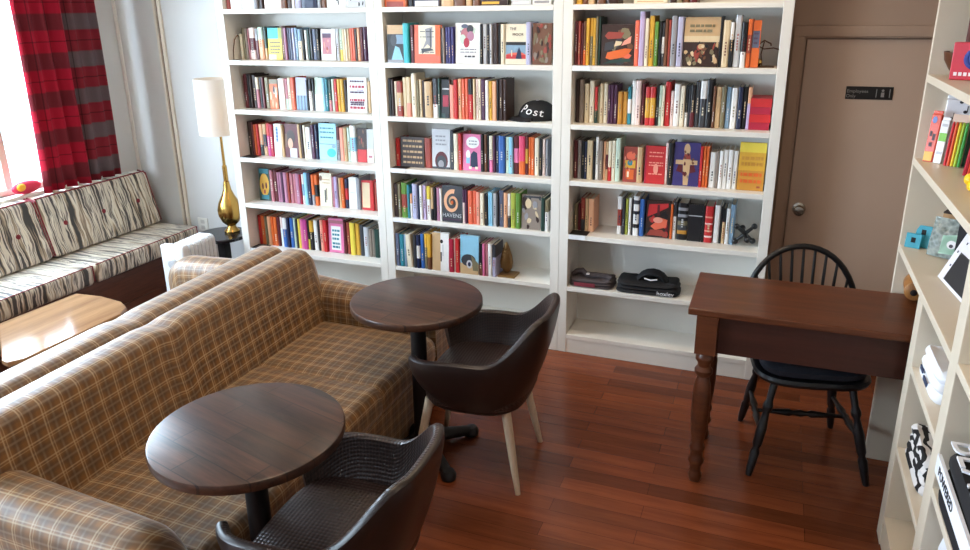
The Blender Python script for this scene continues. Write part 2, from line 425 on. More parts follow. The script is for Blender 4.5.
# ------------------------------------------------------------------ the three bookcases
ZS = [1.929, 1.628, 1.325, 1.02, .716, .407]
CX = [0, 1.092, 2.184]; IW = .99; TH = .027; BH = 2.36; DB = .262
NAMES = ['left', 'middle', 'right']
for i, x0 in enumerate(CX):
    a = -.055 if i == 0 else -.051; b = IW + (.051 if i < 2 else .048)
    bc = thing('bookcase', ['tall white bookcase beside the gold lamp, leftmost of three', 'tall white bookcase behind the far round table, between two others',
        'tall white bookcase beside the taupe door, rightmost of three'][i], 'bookcase', (x0, 0, 0), 0, 'white bookcases along the back wall')
    for u0, u1 in ((a + .0006, 0), (IW, b - .0006)): MB().box(u0, 0, 0, u1, DB, BH).build('side_panel', WHITE, bc, bevel=.002)
    MB().box(0, DB - .012, .09, IW, DB, BH - .03).build('back_panel', WHITE, bc)
    for z in ZS: MB().box(0, .001, z - TH, IW, DB - .012, z).build('shelf', WHITE, bc, bevel=.002)
    MB().box(0, 0, .085 if i else .08, IW, DB - .012, .112).build('shelf', WHITE, bc, bevel=.002)
    MB().box(0, .004, 0, IW, .024, .085).build('kickboard', WHITE, bc)
    MB().box(0, 0, BH - .03, IW, DB, BH).build('top_panel', WHITE, bc)
# ------------------------------------------------------------------ books
LIGHT = {'cream','pale_pink','peach','mint','tan','lavender','white','pale_grey','yellow','beige','gold','light_blue','salmon','lilac','cyan','paper','lime','ochre','grey','turquoise','pink'}
def cut_sections(h, col, acc, seed):
    rnd = random.Random(seed)
    if not acc: return [(0, h, col)]
    k = rnd.choice((0, 1, 2))
    if k == 0: return [(0, h * .62, col), (h * .62, h, acc)]
    if k == 1: return [(0, h * .35, acc), (h * .35, h, col)]
    return [(0, h * .3, col), (h * .3, h * .68, acc), (h * .68, h, col)]
SPECIAL = {'yellowred': [(0, .2, 'red'), (.2, .72, 'gold'), (.72, 1, 'red')], 'whiteredwhite': [(0, .22, 'white'), (.22, .66, 'brick'), (.66, 1, 'white')],
 'whiteblack': [(0, .2, 'white'), (.2, .3, 'black'), (.3, .55, 'white'), (.55, .63, 'black'), (.63, .8, 'white'), (.8, .9, 'charcoal'), (.9, 1, 'white')],
 'bands': [(0, .16, 'black'), (.16, .26, 'ochre'), (.26, .4, 'charcoal'), (.4, .52, 'olive'), (.52, .62, 'black'), (.62, .7, 'grey'), (.7, .8, 'black'), (.8, .88, 'grey'), (.88, 1, 'black')],
 'redbands': [(0, .14, 'red'), (.14, .19, 'pale_pink'), (.19, .3, 'red'), (.3, .34, 'salmon'), (.34, .5, 'red'), (.5, .54, 'pale_pink'), (.54, .68, 'red'), (.68, .72, 'salmon'), (.72, 1, 'red')]}
def spine_book(mb, w, d, secs, seed, mats, x=0, y=0, z=0, title=True):
    """cover of a shelved book: boards and a rounded spine, in coloured bands; mats collects palette names"""
    def mi(c):
        if c not in mats: mats.append(c)
        return mats.index(c)
    t = min(.0025, w * .18); r = min(.004, w * .25)
    poly = [(0, r), (w * .22, 0), (w * .78, 0), (w, r), (w, d), (w - t, d), (w - t, t + r), (t, t + r), (t, d), (0, d)]
    poly = [(x + p[0], y + p[1]) for p in poly]
    for z0, z1, c in secs: mb.m(mi(c)).prism(poly, z + z0, z + z1)
    rnd = random.Random(seed * 3 + 1); h = secs[-1][1]
    if title and w > .012 and rnd.random() < .8:
        c = secs[0][2]; tc = rnd.choice(('charcoal', 'maroon', 'navy', 'brick', 'olive')) if c in LIGHT else rnd.choice(('cream', 'pale_grey', 'tan', 'beige'))
        z0 = h * rnd.uniform(.15, .4); z1 = z0 + h * rnd.uniform(.2, .4); n = max(3, int((z1 - z0) / .012)); hw = w * .13
        mb.m(mi(tc))
        for k in range(n):
            a = z0 + (z1 - z0) * k / n; bb = a + (z1 - z0) / n * rnd.uniform(.45, .8); o = rnd.uniform(.6, 1.1)
            mb.box(x + w/2 - hw*o, y - .0007, z + a, x + w/2 + hw*o, y + .0005, z + bb)
def pages(mb, w, d, h, x=0, y=0, z=0):
    t = min(.0025, w * .18); r = min(.004, w * .25)
    mb.box(x + t, y + t + r, z + .002, x + w - t, y + d - .004, z + h - .004)
# covers of the books standing face-out: shapes in unit cover coordinates (u to the right, v up)
def Rr(a, b, c, d, col): return ('p', [(a, b), (c, b), (c, d), (a, d)], col)
def El(cu, cv, ru, rv, col, n=18): return ('p', [(cu + ru * cos(2*pi*k/n), cv + rv * sin(2*pi*k/n)) for k in range(n)], col)
def Po(col, *pts): return ('p', list(pts), col)
def Tx(s, u, v, size, col, **kw): return ('t', s, u, v, size, col, kw)
def lines(col, u0, u1, vs, th=.03, seed=1):
    rnd = random.Random(seed); out = []
    for v in vs:
        u = u0
        while u < u1 - .04:
            l = min(rnd.uniform(.06, .2), u1 - u); out.append(Rr(u, v, u + l, v + th, col)); u += l + .035
    return out
def blobs(n, cols, seed, box=(0.05, .05, .95, .95), r=.1):
    rnd = random.Random(seed); out = []
    for k in range(n):
        u = rnd.uniform(box[0], box[2]); v = rnd.uniform(box[1], box[3]); a = rnd.uniform(.4, 1) * r; b = rnd.uniform(.4, 1) * r * .8; th = rnd.random() * 3
        nn = 9; pts = []
        for q in range(nn):
            an = 2 * pi * q / nn; k2 = rnd.uniform(.7, 1.15); x = a * cos(an) * k2; y = b * sin(an) * k2
            pts.append((min(.98, max(.02, u + x * cos(th) - y * sin(th))), min(.98, max(.02, v + x * sin(th) + y * cos(th)))))
        out.append(Po(rnd.choice(cols), *pts))
    return out
def spiral():
    out = []; n = 40; pin = []; pout = []
    for k in range(n + 1):
        s = k / n; a = radians(75 + 590 * s); r = .40 * (1 - s) ** .9 + .03; wd = .085 * (1 - s * .75)
        cx, cy = .50, .50
        pout.append((cx + (r + wd) * cos(a) * .95, cy + (r + wd) * sin(a) * .72 + .05)); pin.append((cx + max(r - wd, .005) * cos(a) * .95, cy + max(r - wd, .005) * sin(a) * .72 + .05))
    for k in range(n): out.append(Po('peach' if k < 26 else 'tan', pout[k], pout[k+1], pin[k+1], pin[k]))
    return out
ART = {
 'lilacwhite': ('white', blobs(8, ['lavender', 'pale_grey'], 1, r=.2), 'white and lilac picture book'),
 'whitegrey': ('white', blobs(8, ['pale_grey', 'grey'], 2, r=.2), 'white and grey picture book'),
 'pinkface': ('pale_pink', [Rr(0, 0, 1, .1, 'rose'), Rr(.1, .12, .9, .3, 'pink')], 'pink picture book'),
 'navyface': ('navy', lines('pale_grey', .1, .9, (.05, .12)), 'navy picture book'),
 'spotwhite': ('white', blobs(26, ['charcoal', 'grey'], 3, r=.07), 'white book speckled with grey'),
 'spotgrey': ('pale_grey', blobs(26, ['charcoal', 'white'], 4, r=.07), 'pale grey book speckled with black'),
 'turqyellow': ('yellow', [Rr(0, .66, 1, 1, 'turquoise'), Rr(.75, .66, 1, 1, 'lime'), Rr(0, 0, .55, .16, 'cream')] + lines('olive', .15, .85, (.2, .3, .4, .52), .05), 'yellow book with a turquoise top band'),
 'whitepink': ('white', [Rr(.1, .2, .72, .85, 'rose'), Rr(.12, .72, .7, .86, 'plum')] + blobs(6, ['salmon', 'brick', 'mauve'], 6, (.2, .3, .62, .7), .12), 'white book with a dusky pink picture panel'),
 'orangepic': ('orange', blobs(7, ['peach', 'dark_brown', 'cream'], 7, r=.22) + [Rr(0, .85, 1, 1, 'olive')], 'orange illustrated book'),
 'lavgrey': ('lavender', [Rr(0, 0, 1, .45, 'steel_blue'), Rr(.15, 0, .25, .45, 'slate'), Rr(.45, 0, .55, .45, 'slate'), Rr(.75, 0, .85, .45, 'slate')], 'lavender book with a slate striped lower half'),
 'mintwhite': ('mint', [Rr(0, 0, 1, .5, 'white')], 'pale green and white book'),
 'dirtytext': ('white', lines('crimson', .12, .88, (.7, .32, .1), .07, 3) + lines('plum', .15, .85, (.86, .55, .2, .26), .05, 4) + [Rr(.5, .62, .8, .66, 'lilac')], 'white book covered in red and purple lettering'),
 'whiteblue': ('white', [Rr(.3, .45, .62, .92, 'steel_blue')] + lines('blue', .3, .6, (.5, .6, .7, .8), .05), 'white book with blue lettering'),
 'maroonpic': ('maroon', [Rr(.35, 0, .85, .28, 'pale_grey'), El(.45, .6, .3, .22, 'dark_brown'), El(.4, .42, .18, .16, 'skin'), Rr(0, .3, .18, .7, 'brown')], 'maroon photo-cover book with a pale lower patch'),
 'cyantext': ('cyan', lines('teal', .1, .9, (.85, .74, .6), .04, 8) + [El(.7, .2, .25, .12, 'turquoise'), Rr(.05, .42, .95, .45, 'steel_blue'), El(.85, .38, .1, .05, 'steel_blue')], 'pale cyan book with teal lettering'),
 'darkred': ('dark_brown', [Rr(0, 0, 1, .38, 'red')] + blobs(5, ['brown', 'brick'], 9, (.2, .45, .8, .95), .14), 'dark brown book with a red lower third'),
 'whitepinkb': ('pale_grey', [Rr(0, 0, 1, .42, 'pale_pink'), Rr(.2, .15, .8, .22, 'rose')], 'pale grey book with a pink lower half'),
 'greenface': ('dark_green', [El(.5, .5, .42, .36, 'gold'), El(.35, .45, .08, .1, 'maroon'), El(.66, .48, .08, .1, 'maroon'), Rr(.2, .05, .85, .18, 'teal'), Rr(.1, .85, .9, 1, 'teal'), Rr(.42, .22, .58, .34, 'brick')], 'dark green book with a yellow face picture'),
 'creamfig': ('cream', [Rr(.4, .12, .5, .5, 'charcoal'), Rr(.52, .2, .6, .55, 'olive'), El(.12, .85, .12, .08, 'brown')] + lines('tan', .25, .85, (.7, .8)), 'cream book with two small dark figures'),
 'whiteblueplain': ('white', lines('pale_grey', .2, .8, (.3, .5)), 'thick pale white book'),
 'redborder': ('red', [Rr(.06, .08, .82, .93, 'beige')], 'beige book with a red border'),
 'pinklabel': ('pink', [Rr(.18, .08, .82, .78, 'white')] + lines('teal', .25, .75, (.62, .5, .38, .24, .14), .06, 11) + [Rr(.05, .86, .95, .95, 'rose')], 'pink book with a white label panel'),
 'orangeface': ('orange', [Rr(.1, 0, .9, .08, 'brick')], 'red-orange picture book'),
 'navywhite': ('navy', [Rr(.05, 0, .95, .09, 'white')], 'navy book with a white base band'),
 'blackyellow': ('dark_brown', [Rr(.05, .02, .7, .06, 'gold')], 'dark book with a yellow strip'),
 'whiteplaina': ('pale_grey', [Rr(.1, .02, .9, .05, 'white')], 'pale grey book'),
 'greyplain': ('white', [Rr(.1, .02, .9, .06, 'grey')], 'off-white book'),
 'bluetan': ('black', [Rr(.0, .76, 1, 1, 'tan'), Po('light_blue', (.25, .08), (.98, .08), (.75, .4), (.5, .45)), Rr(.55, .5, 1, .74, 'steel_blue'), El(.4, .6, .2, .16, 'charcoal'), Rr(0, 0, 1, .08, 'grey')], 'black and pale blue book with a tan top band'),
 'orangeborder': ('coral', [Rr(.16, .24, .8, 1, 'cream'), Rr(.82, .2, 1, 1, 'orange'), Po('grey', (.42, .9), (.7, .95), (.68, .4), (.5, .5), (.3, .35), (.45, .6)), Po('charcoal', (.25, .38), (.62, .4), (.75, .34), (.4, .3), (.3, .24)), Rr(.6, .4, .64, .9, 'charcoal')] + lines('charcoal', .22, .75, (.28, .82, .68), .02, 5), 'orange-bordered cream book with a dark ink drawing'),
 'flowerface': ('white', blobs(5, ['mint', 'grey'], 21, (.3, .6, .7, .9), .2) + [El(.42, .72, .2, .16, 'rose'), El(.6, .85, .14, .1, 'charcoal'), El(.62, .68, .14, .12, 'mauve'), El(.3, .62, .12, .1, 'mint'), El(.45, .52, .12, .12, 'crimson'), El(.38, .92, .14, .05, 'slate')] + lines('grey', .2, .85, (.34, .27), .03, 17) + lines('charcoal', .38, .8, (.16,), .04, 18), 'white book with a flower-covered head'),
 'moor': ('cream', [Rr(.02, .48, .98, .56, 'black'), Rr(.02, .14, .98, .48, 'steel_blue'), Rr(.02, .14, .98, .24, 'red'), Po('coral', (.02, .24), (.98, .24), (.8, .3), (.3, .29)), Po('navy', (.5, .14), (.8, .14), (.75, .32), (.66, .44), (.58, .32)), Rr(.28, .2, .33, .36, 'cream'), Tx('THE', .36, .88, .13, 'dark_brown'), Tx('MOOR', .6, .74, .13, 'dark_brown')], 'cream book with a black band above a landscape'),
 'brownmottle': ('brown', blobs(30, ['taupe', 'dark_brown', 'olive', 'brick'], 31, r=.12), 'brown mottled book'),
 'blackred': ('black', [Rr(.2, .3, .9, .6, 'crimson'), Rr(.15, .74, 1, .78, 'pale_grey'), Rr(0, 0, .5, .12, 'dark_green')], 'black book with a crimson square'),
 'stacktext': ('dark_brown', sum([lines('tan', .12, .92, (v,), .07, int(v * 100)) for v in (.12, .3, .48, .66, .84)], []), 'dark brown book with five rows of tan lettering'),
 'archpic': ('pale_grey', [El(.52, .2, .36, .24, 'maroon'), El(.52, .17, .28, .17, 'charcoal'), El(.5, .12, .16, .1, 'grey'), Rr(0, 0, 1, .05, 'charcoal')] + lines('grey', .2, .8, (.8, .7, .6), .04, 6), 'pale grey book with a dark red arch picture'),
 'bubble': ('rose', [Rr(0, 0, 1, 1, 'pink'), El(.55, .78, .36, .16, 'white'), Po('navy', (.42, .1), (.85, .1), (.8, .5), (.6, .55), (.45, .45)), El(.3, .45, .12, .12, 'white'), Rr(.2, .2, .4, .36, 'light_blue'), Rr(.35, .05, .5, .12, 'cream'), Rr(.7, .05, .85, .12, 'cream')] + lines('grey', .35, .78, (.8, .72), .03), 'pink book with a white speech bubble'),
 'spiral': ('charcoal', spiral() + [El(.5, .55, .06, .05, 'orange'), Tx('HAVENS', .5, .19, .19, 'pale_grey'), Rr(.05, .07, .95, .09, 'plum')], 'charcoal book with a tan spiral and pale lettering'),
 'bwphoto': ('taupe', blobs(16, ['charcoal', 'beige', 'grey', 'dark_brown'], 41, r=.16) + [El(.35, .75, .16, .14, 'beige'), Rr(.1, .92, .9, .97, 'charcoal')], 'grey-brown photo book'),
 'tanwhite': ('white', [Rr(0, 0, .5, 1, 'tan'), El(.57, .78, .09, .05, 'black'), Rr(.5, .25, .58, .5, 'charcoal'), Rr(.62, .4, .68, .7, 'pale_grey')], 'half tan, half white book with a black blot'),
 'skycar': ('light_blue', [Rr(0, 0, 1, .28, 'tan'), El(.45, .36, .4, .16, 'charcoal'), El(.5, .26, .16, .11, 'pale_grey'), El(.5, .26, .08, .06, 'navy'), Po('olive', (.6, .5), (.98, .3), (.98, .1), (.7, .1))], 'sky blue book with a dark car picture'),
 'browncover': ('brown', [Rr(.1, .02, .9, .06, 'tan')], 'brown picture book'),
 'browncoverb': ('dark_brown', [Rr(.1, .02, .9, .06, 'brown')], 'dark brown picture book'),
 'creamcover': ('cream', [Rr(.1, .02, .9, .04, 'tan')], 'wide cream picture book'),
 'planes': ('dark_brown', blobs(10, ['black', 'charcoal', 'olive', 'brown'], 61, (.05, .05, .95, .95), .2) + [Po('orange', (.15, .18), (.2, .32), (.75, .42), (.95, .4), (.8, .22), (.3, .14)), Po('brick', (.1, .72), (.2, .82), (.7, .8), (.6, .66), (.2, .64)), Po('coral', (.7, .2), (.85, .3), (.95, .25), (.85, .15)), Po('dark_green', (.05, .04), (.95, .1), (.9, .18), (.3, .12)), Po('beige', (.4, .46), (.6, .5), (.65, .58), (.45, .6)), Po('salmon', (.62, .48), (.9, .55), (.92, .72), (.7, .6)), Po('charcoal', (.1, .36), (.4, .4), (.38, .6), (.12, .55))], 'dark brown book with red and orange machine shapes'),
 'crowd': ('tan', [Rr(0, 0, 1, .5, 'dark_brown'), Rr(0, .5, 1, .62, 'beige')] + blobs(34, ['black', 'brown', 'beige', 'brick', 'tan', 'olive'], 51, (.04, .06, .96, .46), .09) + lines('olive', .15, .85, (.8, .7), .05, 9), 'tan book with a dark crowd photo'),
 'orangepanel': ('orange', [Rr(.0, .42, .9, .78, 'slate')] + lines('plum', .15, .7, (.5, .6, .7), .04), 'bright orange book with a slate panel'),
 'redyellow': ('brick', [El(.55, .75, .35, .12, 'coral'), Rr(.1, .4, .9, .62, 'gold'), El(.5, .55, .2, .08, 'teal'), Rr(.2, .08, .8, .36, 'orange'), Rr(.3, .14, .45, .3, 'cream')] + blobs(10, ['salmon', 'brick', 'olive'], 64, (.1, .1, .9, .9), .08), 'red and gold patterned book'),
 'redtext': ('red', [Rr(.0, 0, .08, 1, 'crimson')] + lines('salmon', .2, .9, (.82, .72, .55, .48, .25), .03, 12) + [El(.55, .4, .12, .14, 'salmon')], 'red book with pale ornamental lettering'),
 'cross': ('indigo', [El(.5, .84, .12, .14, 'tan'), Rr(.08, .5, .92, .6, 'tan'), Po('tan', (.42, .02), (.6, .02), (.66, .6), (.6, .75), (.42, .75), (.36, .6)), Po('maroon', (.12, .34), (.36, .3), (.36, .48), (.2, .5)), Po('maroon', (.64, .3), (.88, .34), (.8, .5), (.64, .48)), Po('brick', (.36, .62), (.66, .62), (.62, .74), (.42, .74))] + blobs(12, ['maroon', 'brown', 'taupe'], 63, (.25, .1, .75, .8), .06), 'indigo book with a tan cross-shaped figure'),
 'yellowtext': ('gold', [Rr(0, .8, 1, 1, 'yellow'), Rr(0, 0, 1, .42, 'ochre')] + lines('ochre', .1, .9, (.64, .52), .07, 13) + lines('orange', .1, .9, (.3, .16), .07, 14) + [Rr(.75, .06, .88, .1, 'brick')], 'golden yellow book with amber lettering'),
 'redpic': ('dark_brown', blobs(14, ['maroon', 'brick', 'black', 'red'], 62, (.05, .05, .95, .95), .16) + [Po('red', (.05, .55), (.5, .7), (.9, .85), (.9, .95), (.1, .9)), Po('coral', (.2, .3), (.6, .55), (.9, .5), (.85, .3), (.4, .2)), Po('brick', (.05, .05), (.9, .05), (.7, .22), (.2, .2)), El(.5, .48, .2, .08, 'salmon'), Rr(.45, .6, .55, .9, 'maroon')], 'dark book with a fiery red picture'),
 'blackline': ('black', [Rr(0, .68, 1, .7, 'pale_grey')], 'plain black book with one thin pale line'),
}
SHELFNAME = ['top shelf', 'second shelf', 'third shelf', 'fourth shelf', 'fifth shelf', 'sixth shelf']
def ordinal(n): return '%d%s' % (n, 'th' if 10 <= n % 100 <= 20 else {1: 'st', 2: 'nd', 3: 'rd'}.get(n % 10, 'th'))
slim = MB(); slimmats = []
ROWS=[
 (0,0,0.020,"""0.004 0.026 0.292 brick *
0.034 0.082 0.292 F:lilacwhite *
0.123 0.088 0.292 F:whitegrey *
0.214 0.025 0.262 grey *
0.247 0.029 0.274 dark_brown *
0.283 0.121 0.291 F:pinkface *
0.411 0.035 0.262 brown *
0.446 0.031 0.262 dark_brown *
0.481 0.021 0.262 white *
0.505 0.038 0.261 lavender *
0.547 0.106 0.261 F:navyface *
0.656 0.024 0.29 grey *
0.683 0.03 0.29 brown *
0.72 0.126 0.29 F:spotwhite
0.852 0.123 0.289 F:spotgrey"""),
 (0,1,0.095,"""0.02 0.021 0.155 cream *
0.043 0.019 0.19 olive *
0.062 0.017 0.19 taupe *
0.081 0.011 0.184 rose *
0.093 0.042 0.19 pale_pink maroon
0.138 0.023 0.184 maroon grey *
0.165 0.037 0.195 peach mint
0.202 0.019 0.195 dark_green tan *
0.228 0.103 0.189 F:turqyellow
0.332 0.022 0.2 brown
0.353 0.018 0.189 mauve *
0.375 0.018 0.189 navy *
0.393 0.018 0.188 slate *
0.411 0.018 0.188 lavender *
0.432 0.022 0.188 steel_blue
0.454 0.029 0.182 cream steel_blue
0.483 0.013 0.177 black *
0.5 0.016 0.176 white *
0.518 0.016 0.182 dark_green *
0.534 0.017 0.182 charcoal *
0.553 0.028 0.182 slate
0.583 0.023 0.182 black
0.613 0.101 0.182 F:whitepink
0.72 0.021 0.181 pale_grey
0.741 0.021 0.181 mint yellow
0.763 0.019 0.181 beige *
0.782 0.014 0.181 cream *
0.795 0.015 0.181 beige *
0.813 0.017 0.186 coral *
0.829 0.017 0.186 coral *
0.846 0.017 0.181 dark_brown *
0.863 0.02 0.186 peach
0.885 0.018 0.192 maroon *
0.904 0.019 0.191 plum"""),
 (0,2,0.095,"""0.014 0.027 0.211 maroon
0.041 0.019 0.212 black *
0.061 0.016 0.212 dark_brown *
0.076 0.031 0.206 dark_brown
0.106 0.023 0.194 rose cream *
0.129 0.019 0.194 black *
0.148 0.019 0.194 maroon *
0.175 0.03 0.194 olive
0.208 0.061 0.183 F:orangepic
0.273 0.03 0.189 white
0.303 0.02 0.19 pale_pink *
0.325 0.022 0.19 rose mint *
0.348 0.022 0.196 cream
0.37 0.027 0.197 coral
0.403 0.077 0.197 F:lavgrey
0.482 0.014 0.186 black *
0.498 0.023 0.192 white black
0.524 0.012 0.192 charcoal *
0.538 0.058 0.199 F:mintwhite
0.597 0.02 0.199 light_blue *
0.617 0.021 0.193 teal
0.638 0.023 0.194 dark_green rose
0.663 0.018 0.194 mint *
0.681 0.021 0.194 red
0.702 0.021 0.194 gold
0.723 0.025 0.195 gold
0.748 0.017 0.189 dark_brown *
0.772 0.134 0.207 F:dirtytext
0.914 0.019 0.185 tan *"""),
 (0,3,0.095,"""-0.003 0.028 0.218 dark_brown
0.024 0.017 0.212 maroon *
0.04 0.019 0.2 orange *
0.059 0.021 0.201 red *
0.082 0.028 0.202 peach charcoal
0.11 0.029 0.204 tan charcoal
0.142 0.027 0.212 magenta red
0.168 0.028 0.206 crimson
0.199 0.054 0.209 F:whiteblue
0.254 0.022 0.204 tan *
0.278 0.107 0.213 F:maroonpic
0.386 0.019 0.217 tan *
0.405 0.017 0.211 dark_brown *
0.423 0.019 0.212 cream *
0.443 0.036 0.201 white
0.486 0.022 0.215 plum
0.509 0.022 0.216 navy
0.535 0.128 0.226 F:cyantext
0.668 0.022 0.211 grey maroon
0.69 0.029 0.206 salmon
0.722 0.023 0.208 tan
0.747 0.021 0.209 mint
0.769 0.039 0.223 white light_blue
0.814 0.067 0.207 F:darkred
0.884 0.045 0.204 F:whitepinkb"""),
 (0,4,0.095,"""0.044 0.088 0.212 F:greenface
0.14 0.025 0.209 rose
0.167 0.026 0.21 maroon
0.195 0.016 0.198 mauve *
0.21 0.016 0.199 mauve *
0.226 0.017 0.2 plum *
0.245 0.027 0.202 mauve
0.273 0.018 0.203 brick *
0.292 0.027 0.198 rose
0.319 0.023 0.199 rose *
0.342 0.027 0.201 mauve
0.37 0.012 0.196 crimson *
0.384 0.019 0.197 pale_pink steel_blue *
0.404 0.027 0.211 light_blue
0.432 0.025 0.213 navy
0.459 0.024 0.201 orange grey *
0.483 0.026 0.203 orange black
0.517 0.09 0.213 F:creamfig
0.61 0.019 0.197 rose *
0.629 0.026 0.199 lilac
0.661 0.018 0.194 tan *
0.679 0.023 0.196 orange
0.705 0.023 0.191 navy red *
0.732 0.057 0.2 F:whiteblueplain
0.79 0.027 0.203 grey
0.823 0.072 0.187 F:redborder
0.896 0.017 0.19 red *
0.916 0.018 0.185 brick *"""),
 (0,5,0.095,"""-0.022 0.025 0.201 red *
0.003 0.03 0.203 orange
0.034 0.018 0.198 olive *
0.054 0.025 0.199 peach *
0.082 0.023 0.201 orange *
0.107 0.027 0.203 orange
0.135 0.023 0.204 maroon *
0.161 0.021 0.206 white pale_pink *
0.183 0.031 0.201 blue white
0.215 0.022 0.203 navy *
0.238 0.029 0.204 blue
0.267 0.018 0.206 mint *
0.287 0.014 0.2 charcoal *
0.302 0.022 0.202 yellow *
0.324 0.02 0.203 pink *
0.346 0.034 0.205 magenta
0.381 0.016 0.207 black yellow *
0.398 0.028 0.201 black gold
0.429 0.03 0.203 white
0.461 0.019 0.205 black *
0.482 0.024 0.214 salmon
0.507 0.031 0.216 red
0.543 0.116 0.227 F:pinklabel
0.662 0.023 0.219 maroon
0.686 0.026 0.214 brick
0.714 0.037 0.216 yellow
0.752 0.033 0.212 gold
0.787 0.029 0.208 charcoal
0.818 0.035 0.197 pale_grey
0.854 0.022 0.185 taupe *
0.876 0.02 0.187 taupe *
0.897 0.031 0.189 dark_green"""),
 (1,0,0.020,"""1.096 0.131 0.339 F:orangeface
1.239 0.031 0.297 black *
1.275 0.157 0.314 F:navywhite
1.444 0.071 0.296 tan *
1.518 0.064 0.295 brown *
1.587 0.032 0.295 tan *
1.625 0.04 0.295 brown *
1.671 0.152 0.312 F:blackyellow
1.845 0.11 0.322 F:whiteplaina
1.96 0.102 0.322 F:greyplain"""),
 (1,1,0.004,"""1.11 0.101 0.204 F:bluetan
1.213 0.036 0.214 turquoise
1.255 0.023 0.204 maroon
1.28 0.159 0.203 F:orangeborder
1.441 0.011 0.187 black *
1.452 0.014 0.187 taupe *
1.468 0.018 0.192 indigo
1.486 0.018 0.192 indigo
1.504 0.018 0.192 indigo
1.528 0.143 0.213 F:flowerface
1.674 0.014 0.207 black
1.688 0.024 0.207 pale_grey
1.713 0.014 0.207 black
1.728 0.015 0.207 pale_grey
1.744 0.033 0.212 dark_brown
1.778 0.011 0.207 black *
1.79 0.022 0.206 cream
1.816 0.117 0.206 F:moor
1.934 0.026 0.216 lavender
1.966 0.106 0.21 F:brownmottle"""),
 (1,2,0.019,"""1.093 0.016 0.215 black *
1.109 0.016 0.209 dark_brown *
1.127 0.017 0.198 cream *
1.145 0.036 0.199 brick tan
1.183 0.024 0.221 beige
1.207 0.026 0.222 beige salmon
1.24 0.03 0.244 cream
1.273 0.014 0.206 olive *
1.287 0.017 0.211 beige
1.305 0.016 0.206 dark_brown *
1.322 0.046 0.201 tan
1.371 0.032 0.218 charcoal white
1.405 0.016 0.218 dark_green
1.423 0.05 0.213 F:blackred
1.476 0.027 0.186 salmon
1.504 0.023 0.214 red
1.528 0.021 0.22 peach
1.55 0.019 0.22 coral
1.569 0.02 0.22 coral
1.592 0.027 0.22 red black
1.62 0.013 0.221 beige *
1.635 0.015 0.221 pale_pink
1.651 0.016 0.221 cream
1.669 0.024 0.221 plum
1.694 0.02 0.216 white
1.715 0.019 0.211 gold
1.735 0.025 0.211 peach
1.761 0.012 0.222 black *
1.774 0.023 0.223 dark_brown
1.797 0.021 0.223 dark_brown"""),
 (1,3,0.067,"""1.099 0.027 0.167 red
1.128 0.157 0.177 F:stacktext
1.287 0.044 0.175 brick
1.334 0.115 0.231 F:archpic
1.453 0.022 0.228 charcoal
1.476 0.028 0.212 cream
1.505 0.021 0.213 red
1.528 0.113 0.21 F:bubble
1.643 0.019 0.212 black
1.663 0.018 0.213 brown
1.682 0.012 0.214 black *
1.695 0.022 0.209 cream pink
1.718 0.014 0.21 plum *
1.733 0.019 0.21 navy
1.753 0.038 0.212 blue
1.793 0.022 0.207 mint
1.815 0.024 0.208 light_blue
1.841 0.031 0.215 maroon pink
1.873 0.036 0.216 hot_pink orange
1.911 0.016 0.217 maroon gold
1.928 0.016 0.212 orange
1.944 0.019 0.213 orange
1.965 0.026 0.209 cream
1.992 0.016 0.21 black
2.009 0.016 0.205 pale_pink
2.027 0.015 0.205 grey
2.042 0.014 0.206 charcoal *"""),
 (1,4,0.015,"""1.089 0.029 0.207 dark_brown
1.117 0.02 0.208 olive
1.139 0.039 0.216 green brick
1.178 0.017 0.205 teal *
1.195 0.015 0.15 white peach *
1.213 0.032 0.213 lavender
1.246 0.015 0.208 navy *
1.262 0.019 0.208 white
1.282 0.022 0.209 lilac
1.305 0.025 0.204 white yellow
1.332 0.018 0.199 tan black *
1.351 0.018 0.2 black *
1.371 0.021 0.201 mauve
1.392 0.014 0.196 white *
1.408 0.13 0.217 F:spiral
1.54 0.015 0.203 pale_pink plum *
1.555 0.015 0.204 plum *
1.574 0.03 0.199 coral
1.605 0.021 0.2 coral
1.627 0.022 0.195 salmon
1.651 0.025 0.191 cream
1.678 0.02 0.186 black
1.7 0.015 0.199 light_blue *
1.714 0.015 0.199 light_blue *
1.73 0.021 0.194 pale_grey
1.752 0.013 0.201 charcoal *
1.767 0.029 0.214 slate
1.797 0.022 0.203 peach
1.82 0.018 0.199 white charcoal
1.84 0.028 0.206 lime
1.87 0.029 0.207 green
1.903 0.116 0.199 F:bwphoto
2.022 0.02 0.191 dark_green
2.045 0.019 0.181 white olive"""),
 (1,5,0.004,"""1.089 0.028 0.209 slate
1.118 0.03 0.205 teal
1.148 0.017 0.206 steel_blue *
1.168 0.038 0.208 cream L
1.212 0.018 0.211 charcoal *
1.232 0.024 0.212 navy white
1.258 0.026 0.22 blue
1.285 0.02 0.222 olive gold
1.306 0.027 0.224 gold brown
1.337 0.111 0.235 F:tanwhite
1.451 0.031 0.208 crimson
1.482 0.008 0.21 pale_pink *
1.491 0.027 0.211 red
1.522 0.12 0.235 F:skycar
1.644 0.023 0.197 black brown
1.668 0.016 0.198 pink *
1.685 0.018 0.199 rose *
1.704 0.023 0.201 white
1.728 0.024 0.196 lavender charcoal"""),
 (2,0,0.020,"""2.193 0.031 0.304 gold *
2.226 0.026 0.292 brown *
2.255 0.031 0.303 tan *
2.301 0.041 0.315 F:browncover *
2.346 0.06 0.315 F:browncoverb *
2.485 0.16 0.243 F:creamcover
2.659 0.028 0.33 dark_brown *
2.69 0.026 0.33 olive *
2.721 0.028 0.301 brown *
2.753 0.033 0.301 maroon *"""),
